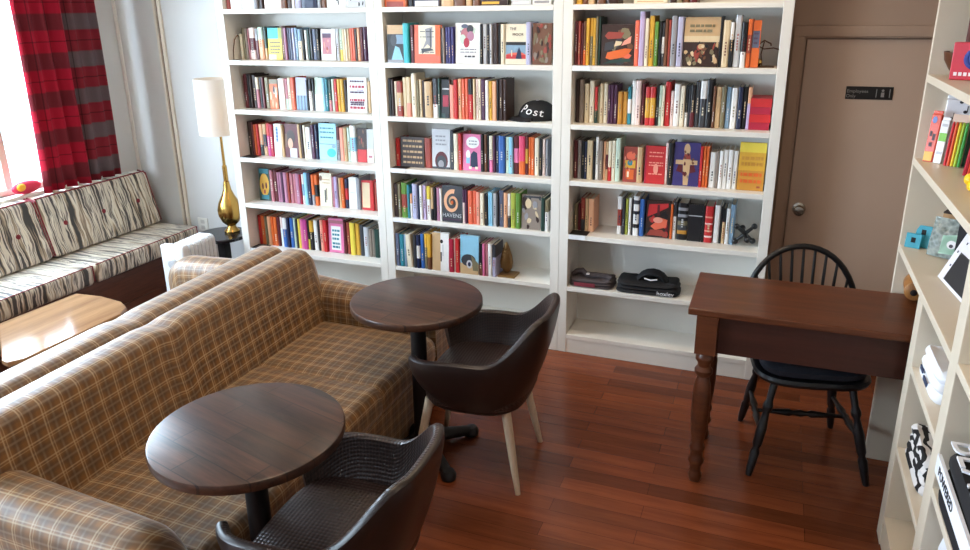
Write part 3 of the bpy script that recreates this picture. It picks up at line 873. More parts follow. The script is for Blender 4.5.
 (2,1,0.027,"""2.18 0.015 0.219 maroon
2.196 0.015 0.219 brick
2.212 0.011 0.209 maroon *
2.224 0.015 0.218 brown orange
2.24 0.018 0.233 gold
2.259 0.016 0.233 olive gold
2.275 0.015 0.232 gold
2.291 0.011 0.242 olive
2.303 0.011 0.237 dark_green
2.318 0.168 0.202 F:planes
2.489 0.023 0.22 coral
2.513 0.027 0.262 lilac
2.541 0.019 0.229 cream
2.561 0.025 0.242 gold
2.588 0.02 0.214 green
2.612 0.013 0.214 black
2.625 0.014 0.209 charcoal white
2.639 0.016 0.227 brown
2.656 0.013 0.222 brick
2.67 0.027 0.241 grey
2.699 0.029 0.236 lavender
2.732 0.169 0.234 F:crowd
2.902 0.012 0.237 black
2.916 0.032 0.219 beige
2.95 0.018 0.209 black white
2.97 0.029 0.241 pale_grey
3.003 0.024 0.209 black white
3.028 0.022 0.222 orange brick
3.052 0.036 0.217 F:orangepanel"""),
 (2,2,0.075,"""2.162 0.02 0.225 dark_brown
2.183 0.025 0.225 taupe
2.213 0.024 0.205 beige
2.238 0.027 0.221 cream
2.268 0.016 0.19 red dark_green
2.285 0.011 0.191 olive *
2.296 0.02 0.206 beige
2.317 0.022 0.207 cream
2.34 0.016 0.202 plum
2.356 0.016 0.202 plum
2.372 0.021 0.203 plum
2.396 0.025 0.168 ochre
2.422 0.025 0.168 ochre
2.448 0.02 0.194 teal white
2.469 0.022 0.225 white
2.491 0.027 0.226 pale_pink
2.521 0.016 0.211 maroon
2.542 0.026 0.196 B:yellowred
2.568 0.027 0.197 B:yellowred
2.598 0.014 0.202 black
2.612 0.016 0.203 mint
2.629 0.014 0.203 cream
2.644 0.027 0.223 red
2.674 0.017 0.179 pale_pink
2.691 0.03 0.214 white
2.723 0.023 0.205 cream
2.748 0.015 0.206 black white
2.764 0.01 0.206 charcoal *
2.775 0.023 0.211 black maroon
2.798 0.022 0.226 charcoal
2.822 0.033 0.232 charcoal white
2.855 0.028 0.237 black
2.886 0.014 0.209 brown
2.901 0.027 0.204 tan
2.929 0.021 0.205 olive
2.952 0.024 0.205 steel_blue
2.977 0.03 0.201 white
3.009 0.023 0.206 navy
3.033 0.021 0.207 black
3.056 0.018 0.207 lilac peach"""),
 (2,3,0.062,"""2.185 0.021 0.21 maroon
2.208 0.019 0.211 grey
2.229 0.016 0.206 black
2.244 0.015 0.206 navy
2.261 0.031 0.213 beige
2.294 0.013 0.208 black *
2.307 0.018 0.235 white
2.327 0.022 0.215 taupe
2.35 0.013 0.21 peach *
2.364 0.014 0.21 tan maroon
2.378 0.019 0.216 cream red
2.398 0.02 0.217 cream
2.419 0.027 0.234 mint
2.46 0.074 0.188 F:redyellow
2.535 0.03 0.19 tan
2.576 0.108 0.198 F:redtext
2.684 0.014 0.221 pale_pink
2.7 0.024 0.222 black
2.726 0.133 0.225 F:cross
2.861 0.015 0.212 red
2.877 0.015 0.213 orange
2.892 0.015 0.213 orange
2.911 0.031 0.184 white
2.943 0.015 0.19 taupe
2.959 0.019 0.195 white
2.978 0.023 0.201 white
3.002 0.024 0.202 white
3.027 0.023 0.198 white
3.053 0.129 0.241 F:yellowtext"""),
 (2,4,0.095,"""2.18 0.022 0.149 olive
2.203 0.017 0.156 maroon *
2.22 0.023 0.191 brick charcoal
2.245 0.02 0.187 tan
2.266 0.03 0.188 peach
2.427 0.025 0.213 B:whiteredwhite
2.455 0.015 0.203 charcoal
2.471 0.016 0.204 lime
2.489 0.016 0.21 white
2.506 0.009 0.205 black *
2.516 0.031 0.223 B:whiteblack
2.549 0.027 0.208 blue
2.585 0.13 0.201 F:redpic
2.717 0.013 0.194 orange *
2.73 0.019 0.205 white charcoal
2.754 0.052 0.202 B:bands
2.809 0.074 0.2 F:blackline
2.884 0.012 0.202 black *
2.897 0.042 0.198 B:redbands
2.944 0.029 0.206 white
2.974 0.011 0.202 black *
2.986 0.017 0.192 tan black
3.004 0.02 0.193 white
3.024 0.024 0.215 steel_blue"""),
]
def build_face(parent_loc, w, h, key, label, group, lean=4):
    base, art, desc = ART[key]; d = .024
    t = thing('book', label, 'book', parent_loc, 0, group)
    t.rotation_euler = (radians(-lean), 0, 0)
    mats = [base]
    def mi(c):
        if c not in mats: mats.append(c)
        return mats.index(c)
    m = MB(); m.box(0, 0, 0, w, .0025, h).box(0, d - .0025, 0, w, d, h).box(0, .0025, 0, .003, d - .0025, h)
    for k, a in enumerate(art):
        off = .0004 + .00012 * k
        if a[0] == 'p':
            m.m(mi(a[2])).prism([(p[0] * w, p[1] * h) for p in a[1]], -off, .0005, 1)
        else:
            m.m(mi(a[5])); addtext(m, a[1], a[4] * w * 1.35, Tr(a[2] * w, -off, a[3] * h) @ FRONT, depth=.0003, **a[6])
    m.build('cover', [pc(c) for c in mats], t)
    MB().box(.003, .0025, .003, w - .004, d - .0025, h - .003).build('pages', PAPER, t)
    return t
seed = 0
for (ca, ro, yy, txt) in ROWS:
    ents = [l.split() for l in txt.strip().split('\n')]
    lo = min(float(e[0]) for e in ents) - CX[ca]; hi = max(float(e[0]) + float(e[1]) for e in ents) - CX[ca]
    a, b = max(lo, .006), min(hi, IW - .006); k = (b - a) / (hi - lo)
    z = ZS[ro] + .0008; n = 0; prev = -9
    grp = 'books on the %s of the %s bookcase' % (SHELFNAME[ro], NAMES[ca])
    maxh = (ZS[ro - 1] - TH - ZS[ro] - .006) if ro else .36
    for e in ents:
        seed += 1; n += 1
        star = e[-1] == '*'
        if star: e = e[:-1]
        x = CX[ca] + a + (float(e[0]) - CX[ca] - lo) * k; wd = float(e[1]) * k - .0012; h = min(float(e[2]), maxh)
        x = max(x, prev + .0008); prev = x + wd
        rnd = random.Random(seed); dep = min(rnd.uniform(.125, .16), DB - .02 - yy - .004)
        yo = yy + (rnd.uniform(-.004, .006) if ro else rnd.uniform(0, .01))
        where = '%s from left on %s, %s bookcase' % (ordinal(n), SHELFNAME[ro], NAMES[ca])
        c = e[3]
        if c == 'F:none': continue
        if c.startswith('F:') and not star:
            key = c[2:]
            lab = '%s facing out, %s, %s bookcase' % (ART[key][2], SHELFNAME[ro], NAMES[ca])
            build_face((x, yo, z + .0008), wd, h, key, lab, grp, 3)
            continue
        if c.startswith('F:'): secs = [(0, h, ART[c[2:]][0])]; acc = None
        elif c.startswith('B:'): secs = [(p * h, q * h, cc) for p, q, cc in SPECIAL[c[2:]]]; acc = None
        else:
            acc = e[4] if len(e) > 4 and e[4] != 'L' else None; secs = cut_sections(h, c, acc, seed)
        if star:
            spine_book(slim, wd, dep, secs, seed, slimmats, x, yo, z, False)
            if 'paper' not in slimmats: slimmats.append('paper')
            slim.m(slimmats.index('paper')); pages(slim, wd, dep, h, x, yo, z)
            continue
        nm = (c if not c.startswith('B:') else {'yellowred': 'yellow and red', 'whiteredwhite': 'white and dark red', 'whiteblack': 'white and black', 'bands': 'dark banded', 'redbands': 'red banded'}[c[2:]]).replace('_', ' ')
        if acc: nm += ' and ' + acc.replace('_', ' ')
        sz = 'slim ' if wd < .017 else 'thick ' if wd > .027 else ''
        t = thing('book', '%s%s book, %s' % (sz, nm, where), 'book', (x, yo, z), 0, grp)
        mats = []; m = MB(); spine_book(m, wd, dep, secs, seed, mats)
        m.build('cover', [pc(q) for q in mats], t)
        m = MB(); pages(m, wd, dep, h); m.build('pages', PAPER, t)
        if len(e) > 4 and e[4] == 'L': t.rotation_euler = (0, radians(-4), 0)
o = slim.build('books', [pc(q) for q in slimmats])
tag(o, 'thin book spines standing between the wider books on all three white bookcases', 'books', None, 'stuff')
# a pile of four red books lying flat at the right end of the third shelf
zz = ZS[2] + .001
for k in range(4):
    th = (.036, .04, .034, .042)[k]; x0 = 3.060 + (.0, .004, .001, .003)[k]; wd = .105
    t = thing('book', ['red book lying at the bottom of the flat red pile, third shelf, right bookcase', 'red book second from the bottom of the flat red pile, right bookcase',
        'red book third from the bottom of the flat red pile, right bookcase', 'red book lying on top of the flat red pile, third shelf, right bookcase'][k], 'book', (x0, .075, zz), 0, 'red books in a flat pile')
    MB().box(0, .001, .003, wd, .155, th - .003).build('pages', PAPER, t)
    MB().box(0, 0, 0, wd, .16, .003).box(0, 0, th - .003, wd, .16, th).box(0, -.002, 0, wd, .001, th).build('cover', pc('red') if k % 2 else pc('crimson'), t)
    zz += th + .0008
# shelf label strips at the left end of shelves, some with a black card lying behind
LBL = plain('clear_label_strip', '#eef1f6', 0.25); CARD = plain('black_card', '#121114', 0.5)
for (ca, ro, card) in ((0, 1, 0), (0, 3, 1), (0, 5, 1), (1, 1, 0), (1, 2, 0), (1, 3, 1), (1, 4, 0), (2, 1, 0), (2, 4, 1)):
    x0 = CX[ca] + .004; z = ZS[ro]
    t = thing('shelf_label', 'white label strip%s at left end of %s, %s bookcase' % (' with black card' if card else '', SHELFNAME[ro], NAMES[ca]), 'label', (x0, 0, z), 0, 'label strips on the shelf edges')
    MB().box(0, -.002, -.024, .094, -.0005, -.002).build('strip', LBL, t)
    m = MB().box(0, -.002, .0006, .094, .03, .0014); m.build('flap', LBL, t)
    if card: MB().box(.0, .004, .0016, .1, min(.085, {0: .09, 1: .06, 2: .09}[ca]), .0035).build('card', CARD, t)
# ------------------------------------------------------------------ ornaments on the white shelves
def wire_end(loc, label, knob=False):
    t = thing('bookend', label, 'bookend', loc)
    wi = plain('bronze_wire', '#5d4127', .4, .7); m = MB()
    m.tube([(.0, 0, .0), (-.012, 0, .05), (.0, 0, .10), (.03, 0, .125), (.06, 0, .11), (.062, 0, .10)], .0035, 8)
    m.tube([(.002, 0, .10), (.03, .0, .085), (.075, 0, .09), (.10, 0, .083)], .003, 8)
    m.tube([(.03, 0, .0), (.02, 0, .06), (.03, 0, .12)], .003, 8)
    m.build('wire_loop', wi, t, smooth=True)
    MB().box(-.015, -.035, 0, .085, .035, .004).build('base_plate', wi, t)
    if knob:
        m = MB().ell((.012, 0, .022), (.016, .016, .018)); m.build('finial', BRASS, t, smooth=True)
wire_end((3.075, .09, ZS[1]), 'bronze wire bookend with gold knob beside an orange book, right bookcase', True)
t = thing('bookend', 'dark bronze wire bookend at the left end of second shelf, left bookcase', 'bookend', (.012, .12, ZS[1])); 
MB().tube([(-.0, 0, .003), (-.004, 0, .13), (.0, 0, .0)], .002, 6)
wi = plain('bronze_wire', '#5d4127', .4, .7)
# the left one has no room for a big loop: a slender curl
m = MB(); m.tube([(.0, 0, .0), (-.004, 0, .06), (.001, 0, .12), (.004, -.03, .15), (.002, -.06, .12), (.0, -.08, .06), (.0, -.085, 0)], .003, 8); m.build('wire_loop', wi, t, smooth=True)
MB().box(-.006, -.09, 0, .006, .02, .003).build('base_plate', wi, t)
# leaf-shaped bronze bookend, fifth+1 shelf of the middle case
t = thing('bookend', 'bronze leaf-shaped bookend on a square foot at the end of the row of books', 'bookend', (1.757, .02, ZS[5]))
bz = plain('old_bronze', '#7a5a30', .42, .55)
MB().box(0, 0, 0, .105, .10, .012).build('base_plate', plain('bronze_base', '#8a6a3c', .4, .4), t, bevel=.003)
m = MB(); prof = [(.0, .012), (.02, .02), (.044, .05), (.050, .085), (.040, .13), (.022, .175), (.004, .205)]
G = []
for i, (r, z) in enumerate(prof):
    G.append([Vector((.04 + r * cos(2*pi*k/14) * .8, .05 + r * .5 * sin(2*pi*k/14) * (1 + .25 * ((k + i) % 2)), z)) for k in range(14)])
m.grid(G, closeu=True, cap=False); m.add(G[0], [tuple(reversed(range(14)))]); m.add(G[-1], [tuple(range(14))])
for k in range(6):
    z = .04 + k * .024
    m.tube([(.04, .035, z), (.04 + .035 * (1 - k * .09), .03, z + .014)], .004, 6); m.tube([(.04, .035, z), (.04 - .03 * (1 - k * .09), .03, z + .014)], .004, 6)
m.build('leaf', bz, t, smooth=True)
# black jack ornament
t = thing('jack_ornament', 'black six-armed jack ornament beside a blue book, right bookcase', 'ornament', (3.102, .095, ZS[4]))
m = MB(); c = Vector((0, 0, .067)); R3 = Matrix.Rotation(radians(45), 3, 'Y') @ Matrix.Rotation(radians(20), 3, 'Z')
m2 = MB()
for ax in range(3):
    for sg in (-1, 1):
        d = Vector((0, 0, 0)); d[ax] = sg
        d = R3 @ d; L = .062; p = c + d * L
        if p.z < .016: p = c + d * (L * (c.z - .016) / (c.z - p.z)); 
        m.tube([c, p], [.010, .008], 10); m2.ell(p, (.0155,) * 3, 14, 8)
m.build('arms', IRON, t, smooth=True); m2.build('balls', IRON, t, smooth=True)
# baseball cap
def cap(loc, s, label, text, size, rz=0.0):
    t = thing('baseball_cap', label, 'cap', loc, rz); t.scale = (s * 1.12, s * 1.05, s * .9)
    m = MB(); G = []
    for i in range(9):
        a = i / 8 * pi / 2; r = cos(a) ** .75
        G.append([Vector((.098 * r * cos(2*pi*k/28), .085 * r * sin(2*pi*k/28), .002 + .115 * sin(a))) for k in range(28)])
    m.grid(G, closeu=True); crn = m.build('crown', DARKCLOTH, t, smooth=True)
    m = MB(); G = []
    for i in range(7):
        f = i / 6; row = []
        for k in range(17):
            an = radians(-68 + 136 * k / 16); r1 = .094; R_ = r1 + .05 * f * (cos(an) ** .6)
            row.append(Vector((-R_ * cos(an), R_ * sin(an) * (.88), .02 - .016 * f ** 1.5 - .012 * sin(an) ** 2 * f + .004)))
        G.append(row)
    m.grid(G); o = m.build('brim', plain('black_brim', '#17151c', .7), t, smooth=True)
    so = o.modifiers.new('thick', 'SOLIDIFY'); so.thickness = .004
    m = MB(); m.ell((0, 0, .118), (.009, .009, .005), 10, 6); m.build('button', plain('cap_button', '#c8c8cc', .6), crn, smooth=True)
    m = MB(); me = textmesh(text, size, depth=.0015, shear=.25, space=1.15)
    for_v = []
    for v in me.vertices:
        an = radians(-119) + (v.co.x / .098); zz_ = .062 + v.co.y - .2 * v.co.x
        q = min(.999, max(0.0, (zz_ - .002) / .115)); r = sqrt(1 - q * q) ** .75
        off = .004 + v.co.z
        for_v.append(Vector(((.098 * r + off) * cos(an), (.085 * r + off) * sin(an), zz_)))
    m.add(for_v, [tuple(p.vertices) for p in me.polygons]); m.build('lettering', plain('white_thread', '#e4e4e6', .7), crn)
    return t
cap((1.962, .125, ZS[2] + .0), 1.0, 'black baseball cap with white script lettering on the third shelf, middle bookcase', 'Post', .066, radians(24))
# folded shirt and hooded top on the low shelf of the right bookcase
def folded(loc, lx, ly, h, name, label, cat, matl, rz=0, parts=None, seedv=1, layers=3):
    t = thing(name, label, cat, loc, rz); rnd = random.Random(seedv)
    m = MB(); nz = layers * 4
    per = 36; G = []
    for i in range(nz + 1):
        f = i / nz; bul = .012 * abs(sin(f * pi * layers)) - .010
        row = []
        for k in range(per):
            a = 2 * pi * k / per; c_, s_ = cos(a), sin(a)
            x = lx / 2 * abs(c_) ** .35 * (1 if c_ > 0 else -1); y = ly / 2 * abs(s_) ** .35 * (1 if s_ > 0 else -1)
            w_ = 1 - .06 * f + .015 * sin(5 * a + i)
            row.append(Vector((x * w_ + bul * c_, y * w_ + bul * s_, f * h * (1 + .07 * sin(2.3 * a + 1)) )))
        G.append(row)
    for q in (.7, .35):
        G.append([Vector((p.x * q, p.y * q, h * (1 + .07 * (1-q)) + .006 * sin(3 * k + q * 9))) for k, p in enumerate(G[nz])])
    m.grid(G, closeu=True, cap=True); m.build('folded_body', matl, t, smooth=True)
    return t
GREYT = plain('dark_heather_cloth', '#4a4244', .85, var=.3, scale=60)
t = folded((2.312, .10, ZS[5] + .001), .25, .17, .045, 'folded_shirt', 'dark grey folded shirt with a red print on the low shelf, right bookcase', 'shirt', GREYT, 0, seedv=3)
m = MB(); m.tube([(-.11, -.02, .05), (-.09, -.03, .075), (-.06, -.02, .08), (-.03, -.03, .058), (.02, -.03, .062), (.08, -.02, .06), (.11, -.03, .05)], .016, 10); m.build('collar', GREYT, t, smooth=True)
m = MB().box(-.09, -.092, .008, .03, -.0885, .03); m.build('print', plain('dull_red_ink', '#7d2a36', .8, var=.4, scale=80), t)
m = MB().box(-.03, -.055, .068, -.012, -.03, .0735); m.build('care_tag', WHITECLOTH, t)
t = folded((2.625, .105, ZS[5] + .001), .345, .19, .062, 'folded_hooded_top', 'black folded hooded top with white lettering on the low shelf, right bookcase', 'hooded top', DARKCLOTH, .04, seedv=5)
m = MB(); G = []
for i in range(9):
    a = i / 8 * pi; G.append([Vector((.02 + .088 * cos(a) * (1 - .2 * abs(k / 8 - .5)), -.05 + .09 * k / 8, .055 + .072 * sin(a) * (.75 + .25 * sin(pi * k / 8)))) for k in range(9)])
m.grid(G); o = m.build('hood', DARKCLOTH, t, smooth=True); so = o.modifiers.new('thick', 'SOLIDIFY'); so.thickness = .012
m = MB(); addtext(m, 'hoxley', .034, Tr(.10, -.106, .022) @ FRONT, depth=.001); m.build('lettering', WHITECLOTH, t)
m = MB().tube([(-.02, -.058, .085), (.015, -.064, .078), (.05, -.058, .084)], .004, 8); m.build('neck_tape', WHITECLOTH, t, smooth=True)
# ------------------------------------------------------------------ plaid sofas, back to back
PLAID = plaid_sofa()
def hump(y):                     # camel back: two swells with a dip between, falling off at both ends
    d = .014 * math.exp(-((y + .13) / .05) ** 2)
    e = 1.0
    a = min(.86 - y, y + .965) / .07
    if a < 1: e = .25 + .75 * max(0.0, 1 - (1 - max(a, 0)) ** 2) ** .5
    return d, e
def make_sofa(loc, rz, label, flip):
    t = thing('plaid_sofa', label, 'sofa', loc, rz, 'plaid sofas back to back')
    HB = .762; y0, y1 = (-.965, .86) if not flip else (-.86, .965)
    # back: profile in (x,z), swept along y, uv = (y, arc length)
    def prof(y):
        yl = y if not flip else -y; d, e = hump(yl); H = HB + .014 * yl / .8; zt = .46 + (H - .46) * e
        k = (zt - .46) / (.735 - .46)
        P = [(0, .10), (0, .30), (0, .46)]
        P += [(0.0 + .004, .46 + .16 * k)]
        rr = .065
        cx, cz = .078, zt - rr * min(1, k + .05)
        for q in range(0, 9):
            a = pi - q / 8 * pi * .92; ca, sa = cos(a), sin(a); P.append((cx + .080 * abs(ca) ** .6 * (1 if ca > 0 else -1), cz + rr * min(1, k + .05) * max(0, sa) ** .55 - d * max(0, sa) ** 1.5))
        P += [(.172, .46 + .135 * k), (.19, .46 + .06 * k), (.215, .40), (.225, .30), (.225, .10)]
        return P
    ys = [y0 + (y1 - y0) * i / 56 for i in range(57)]
    ys = sorted(ys + [y0 + .004, y0 + .012, y0 + .022, y1 - .004, y1 - .012, y1 - .022])
    G = []; UV = []
    for y in ys:
        P = prof(y); G.append([Vector((p[0], y, p[1])) for p in P]); acc = 0; uv = []
        for i, p in enumerate(P):
            if i: acc += sqrt((p[0]-P[i-1][0])**2 + (p[1]-P[i-1][1])**2)
            uv.append((y, acc))
        UV.append(uv)
    m = MB(); m.grid(G, UV); n = len(G[0])
    m.add(G[0], [tuple(range(n))], [tuple((p.x, p.z) for p in G[0])]); m.add(G[-1], [tuple(reversed(range(n)))], [tuple((p.x, p.z) for p in reversed(G[-1]))])
    back = m.build('backrest', PLAID, t, smooth=True)
    # arms: rounded section in (y,z) swept along x
    for sgn in (-1, 1):
        G = []; UV = []
        N = 26
        for i in range(N + 1):
            f = i / N; x = .02 + .80 * f
            top = (.64 if flip else .605) - .065 * f * (.4 if flip else 1)
            if f > .86:
                g = (f - .86) / .14; top -= .05 * g ** 2; inset = .022 * g ** 2
            else: inset = 0
            if f < .06: top -= .02 * (1 - f / .06) ** 2
            w2 = .097 - inset; cy = sgn * .903; r = w2
            sec = [(cy - w2 + .01, .06), (cy - w2 + .008, .3), (cy - w2, top - .095)]
            for q in range(1, 12):
                a = pi - q / 12 * pi; sec.append((cy + r * cos(a), top - .095 + .095 * sin(a) ** .85))
            sec += [(cy + w2, top - .095), (cy + w2 - .008, .3), (cy + w2 - .01, .06)]
            acc = 0; row = []; uv = []
            for k, p in enumerate(sec):
                if k: acc += sqrt((p[0]-sec[k-1][0])**2 + (p[1]-sec[k-1][1])**2)
                row.append(Vector((x, p[0], p[1]))); uv.append((x, acc))
            G.append(row); UV.append(uv)
        m = MB(); m.grid(G, UV); n = len(G[0])
        m.add(G[0], [tuple(range(n))], [tuple((p.y, p.z) for p in G[0])]); m.add(G[-1], [tuple(reversed(range(n)))], [tuple((p.y, p.z) for p in reversed(G[-1]))])
        m.build('armrest', PLAID, t, smooth=True)
    # seat cushions: three
    cuts = [-.787, -.262, .262, .787]
    for k in range(3):
        a, b = cuts[k] + .002, cuts[k + 1] - .002; G = []; UV = []; N = 14
        for i in range(N + 1):
            f = i / N; y = a + (b - a) * f; ed = min(f, 1 - f) * (b - a); rn = .005 * max(0, 1 - ed / .02) ** 2; cr = .010 * sin(pi * f)
            sec = [(.19, .28), (.19, .41 - rn)]
            for q in range(1, 9): sec.append((.20 + .56 * q / 8, .412 + cr * sin(pi * q / 8) - rn))
            for q in range(0, 6):
                an = pi / 2 - q / 5 * pi / 2; sec.append((.795 + .045 * cos(an) - rn, .367 + .045 * sin(an) - rn))
            sec += [(.842 - rn, .31), (.832 - rn, .285)]
            acc = .0; row = []; uv = []
            for q, p in enumerate(sec):
                if q: acc += sqrt((p[0]-sec[q-1][0])**2 + (p[1]-sec[q-1][1])**2)
                row.append(Vector((p[0], y, p[1]))); uv.append((y, acc + .03))
            G.append(row); UV.append(uv)
        m = MB(); m.grid(G, UV); n = len(G[0])
        m.add(G[0], [tuple(range(n))], [tuple((p.x, p.z) for p in G[0])]); m.add(G[-1], [tuple(reversed(range(n)))], [tuple((p.x, p.z) for p in reversed(G[-1]))])
        m.add([G[0][0], G[0][-1], G[-1][-1], G[-1][0]], [(0, 1, 2, 3)], [((0, 0), (.6, 0), (.6, .5), (0, .5))])
        m.build('seat_cushion', PLAID, t, smooth=True)
    m = MB().box(.2, -.787, .045, .828, .787, .284); m.build('seat_base', PLAID, t, autouv=True, bevel=.01)
    for sx in (.08, .78):
        for sy in (-.86, .86): MB().turned((sx, sy, 0), (sx, sy, .075), [(.016, 0), (.024, 1)]).build('leg', IRON, t)
    return t
make_sofa((.932, -1.665, 0), 0, 'brown plaid sofa facing the two round tables, its seat toward the camera', False)
make_sofa((.926, -1.665, 0), pi, 'plaid sofa turned toward the striped bench, only its back ridge and far arm showing', True)
# ------------------------------------------------------------------ round tables
TOPW = wood('dark_plank_tabletop', '#1c100b', '#553626', 0.33, 0, 0.9, 1.15, plank=(0.33, 0.085), rot=radians(8), gap='#120a07', gapsize=0.005, bumpk=0.08, gapv=.35, pv=.38)
def make_table(loc, rz, label):
    t = thing('round_table', label, 'table', loc, rz, 'small round pedestal tables')
    m = MB(); R_ = .2815; Z = .745
    m.lathe([(R_ - .012, Z - .034), (R_ - .002, Z - .031), (R_, Z - .026), (R_, Z - .007), (R_ - .002, Z - .002), (R_ - .007, Z)], seg=72)
    m.build('tabletop', TOPW, t, smooth=True)
    m = MB().lathe([(.10, Z - .05), (.12, Z - .034)], seg=24); m.build('mounting_plate', BLACK, t)
    m = MB().lathe([(.038, .05), (.036, .10), (.034, Z - .05)], seg=28); m.build('column', BLACK, t, smooth=True)
    m = MB(); m.lathe([(.075, .03), (.07, .055), (.045, .085), (.036, .09)], seg=24)
    for k in range(4):
        a = radians(45 + 90 * k + 6); d = Vector((cos(a), sin(a), 0))
        m.tube([d * .03 + Vector((0, 0, .06)), d * .12 + Vector((0, 0, .05)), d * .2 + Vector((0, 0, .035)), d * .245 + Vector((0, 0, .026))], [.034, .03, .026, .022], 10)
        m.lathe([(.02, 0), (.032, .004), (.034, .026), (.024, .044), (.0, .048)], c=d * .252, seg=14)
    m.build('cross_foot', BLACK, t, smooth=True)
    return t
tb = make_table((1.842, -1.196, 0), 0, 'dark round plank-top table near the bookcases, farther of the two')
t2 = copy_tree(tb); t2.location = (1.825, -2.284, 0); t2.rotation_euler = (0, 0, radians(-6)); t2['label'] = 'dark round plank-top table standing over the plaid seat, nearer of the two'
# ------------------------------------------------------------------ tub chairs (facing -x)
WOVEN = woven(); PALEWOOD = wood('pale_ash_leg', '#b39b80', '#d9c6ab', 0.45, 2, 1.0)
SMOOTHL = plain('smooth_brown_leather', '#1f120e', .36, var=.15, scale=60)
def make_tub(loc, rz, label):
    t = thing('tub_chair', label, 'chair', loc, rz, 'woven leather tub chairs')
    PH = radians(142); N = 60
    def plan(phi, k):
        c_, s_ = cos(phi), sin(phi); e = .72
        return Vector(((.285 * abs(c_) ** e * (1 if c_ > 0 else -1)) * k + .01, .295 * abs(s_) ** e * (1 if s_ > 0 else -1) * k, 0))
    def sm(a, b, x):
        q = min(1, max(0, (x - a) / (b - a))); return q * q * (3 - 2 * q)
    def rim(phi): return .765 - .165 * sm(radians(22), radians(78), abs(phi)) - .030 * sm(radians(85), PH, abs(phi))
    def low(phi): return .372 + .045 * sm(radians(85), PH, abs(phi)) + .02 * sm(radians(50), 0, abs(phi))
    TK = .036
    G = []; UV = []; arc = 0; last = None
    for i in range(N + 1):
        phi = -PH + 2 * PH * i / N; H = rim(phi); L = low(phi)
        flare = 1.0 + .10 * sm(radians(70), 0, abs(phi)) if False else 1.0
        p1 = plan(phi, 1); 
        if last is not None: arc += (p1 - last).length
        last = p1
        nrm = Vector((p1.x, p1.y, 0)).normalized()
        lean = .045 * sm(radians(80), radians(10), abs(phi))
        row = []
        def at(f, inner):   # f 0 bottom .. 1 rim
            k = .80 + .20 * sin(min(f, 1) * pi / 2) ** .8
            q = plan(phi, k) + Vector((lean * f, 0, 0)); q = q - nrm * (TK if inner else 0); return q
        for f in (0, .15, .3, .5, .7, .85, .96): q = at(f, False); row.append(Vector((q.x, q.y, L + (H - L - .012) * f)))
        qa, qb = at(1, False), at(1, True); mid = (qa + qb) / 2
        for q in range(1, 6):
            a = pi * q / 6; pt = mid + (qa - mid) * cos(a); row.append(Vector((pt.x, pt.y, H - .012 + .016 * sin(a))))
        for f in (.96, .8, .6, .4, .25): q = at(f, True); row.append(Vector((q.x, q.y, L + (H - L - .012) * f)))
        G.append(row); acc = 0; uv = []
        for k, p in enumerate(row):
            if k: acc += (p - row[k - 1]).length
            uv.append((arc, acc))
        UV.append(uv)
    m = MB(); m.m(1).grid([r[:10] for r in G], [r[:10] for r in UV]); m.m(0).grid([r[9:] for r in G], [r[9:] for r in UV]); n = len(G[0]); m.m(1)
    m.add(G[0], [tuple(range(n))], [tuple((p.y, p.z) for p in G[0])]); m.add(G[-1], [tuple(reversed(range(n)))], [tuple((p.y, p.z) for p in reversed(G[-1]))])
    m.build('shell', [WOVEN, SMOOTHL], t, smooth=True)
    def seat_outline(k, n=40):
        pts = []
        for i in range(n):
            a = 2 * pi * i / n; c_, s_ = cos(a), sin(a)
            pts.append(Vector((k * abs(c_) ** .6 * (.255 if c_ > 0 else -.192) - .005, .245 * k * abs(s_) ** .6 * (1 if s_ > 0 else -1), 0)))
        return pts
    m = MB(); G = []; UV = []
    for k, z in ((.90, .37), (.98, .385), (1.0, .42), (.985, .445), (.93, .46), (.6, .466), (.25, .468)):
        row = [p + Vector((0, 0, z)) for p in seat_outline(k)]; G.append(row); uv = [(p.x, p.y + (z - .46)) for p in row]; UV.append(uv + [uv[0]])
    m.grid(G, UV, closeu=True)
    m.add(G[-1], [tuple(range(40))], [tuple((p.x, p.y) for p in G[-1])]); m.add(G[0], [tuple(reversed(range(40)))], [tuple((p.x, p.y) for p in reversed(G[0]))])
    m.build('seat', WOVEN, t, smooth=True)
    m = MB(); G = [[p + Vector((0, 0, z)) for p in seat_outline(k)] for k, z in ((.74, .338), (.84, .345), (.92, .362), (.93, .385))]
    m.grid(G, closeu=True, cap=True); m.build('seat_pan', SMOOTHL, t, smooth=True)
    for sx in (-1, 1):
        for sy in (-1, 1):
            m = MB().tube([(sx * .165, sy * .15, .36), (sx * .20, sy * .178, .17), (sx * .232, sy * .204, 0)], [.020, .017, .011], 14); m.build('leg', PALEWOOD, t, smooth=True)
    return t
ch = make_tub((2.105, -1.165, 0), radians(4), 'dark woven leather tub chair with pale legs at the farther round table')
c2 = copy_tree(ch); c2.location = (2.072, -2.275, 0); c2.rotation_euler = (0, 0, radians(3)); c2['label'] = 'dark woven leather tub chair at the nearer round table, cut off by the frame'
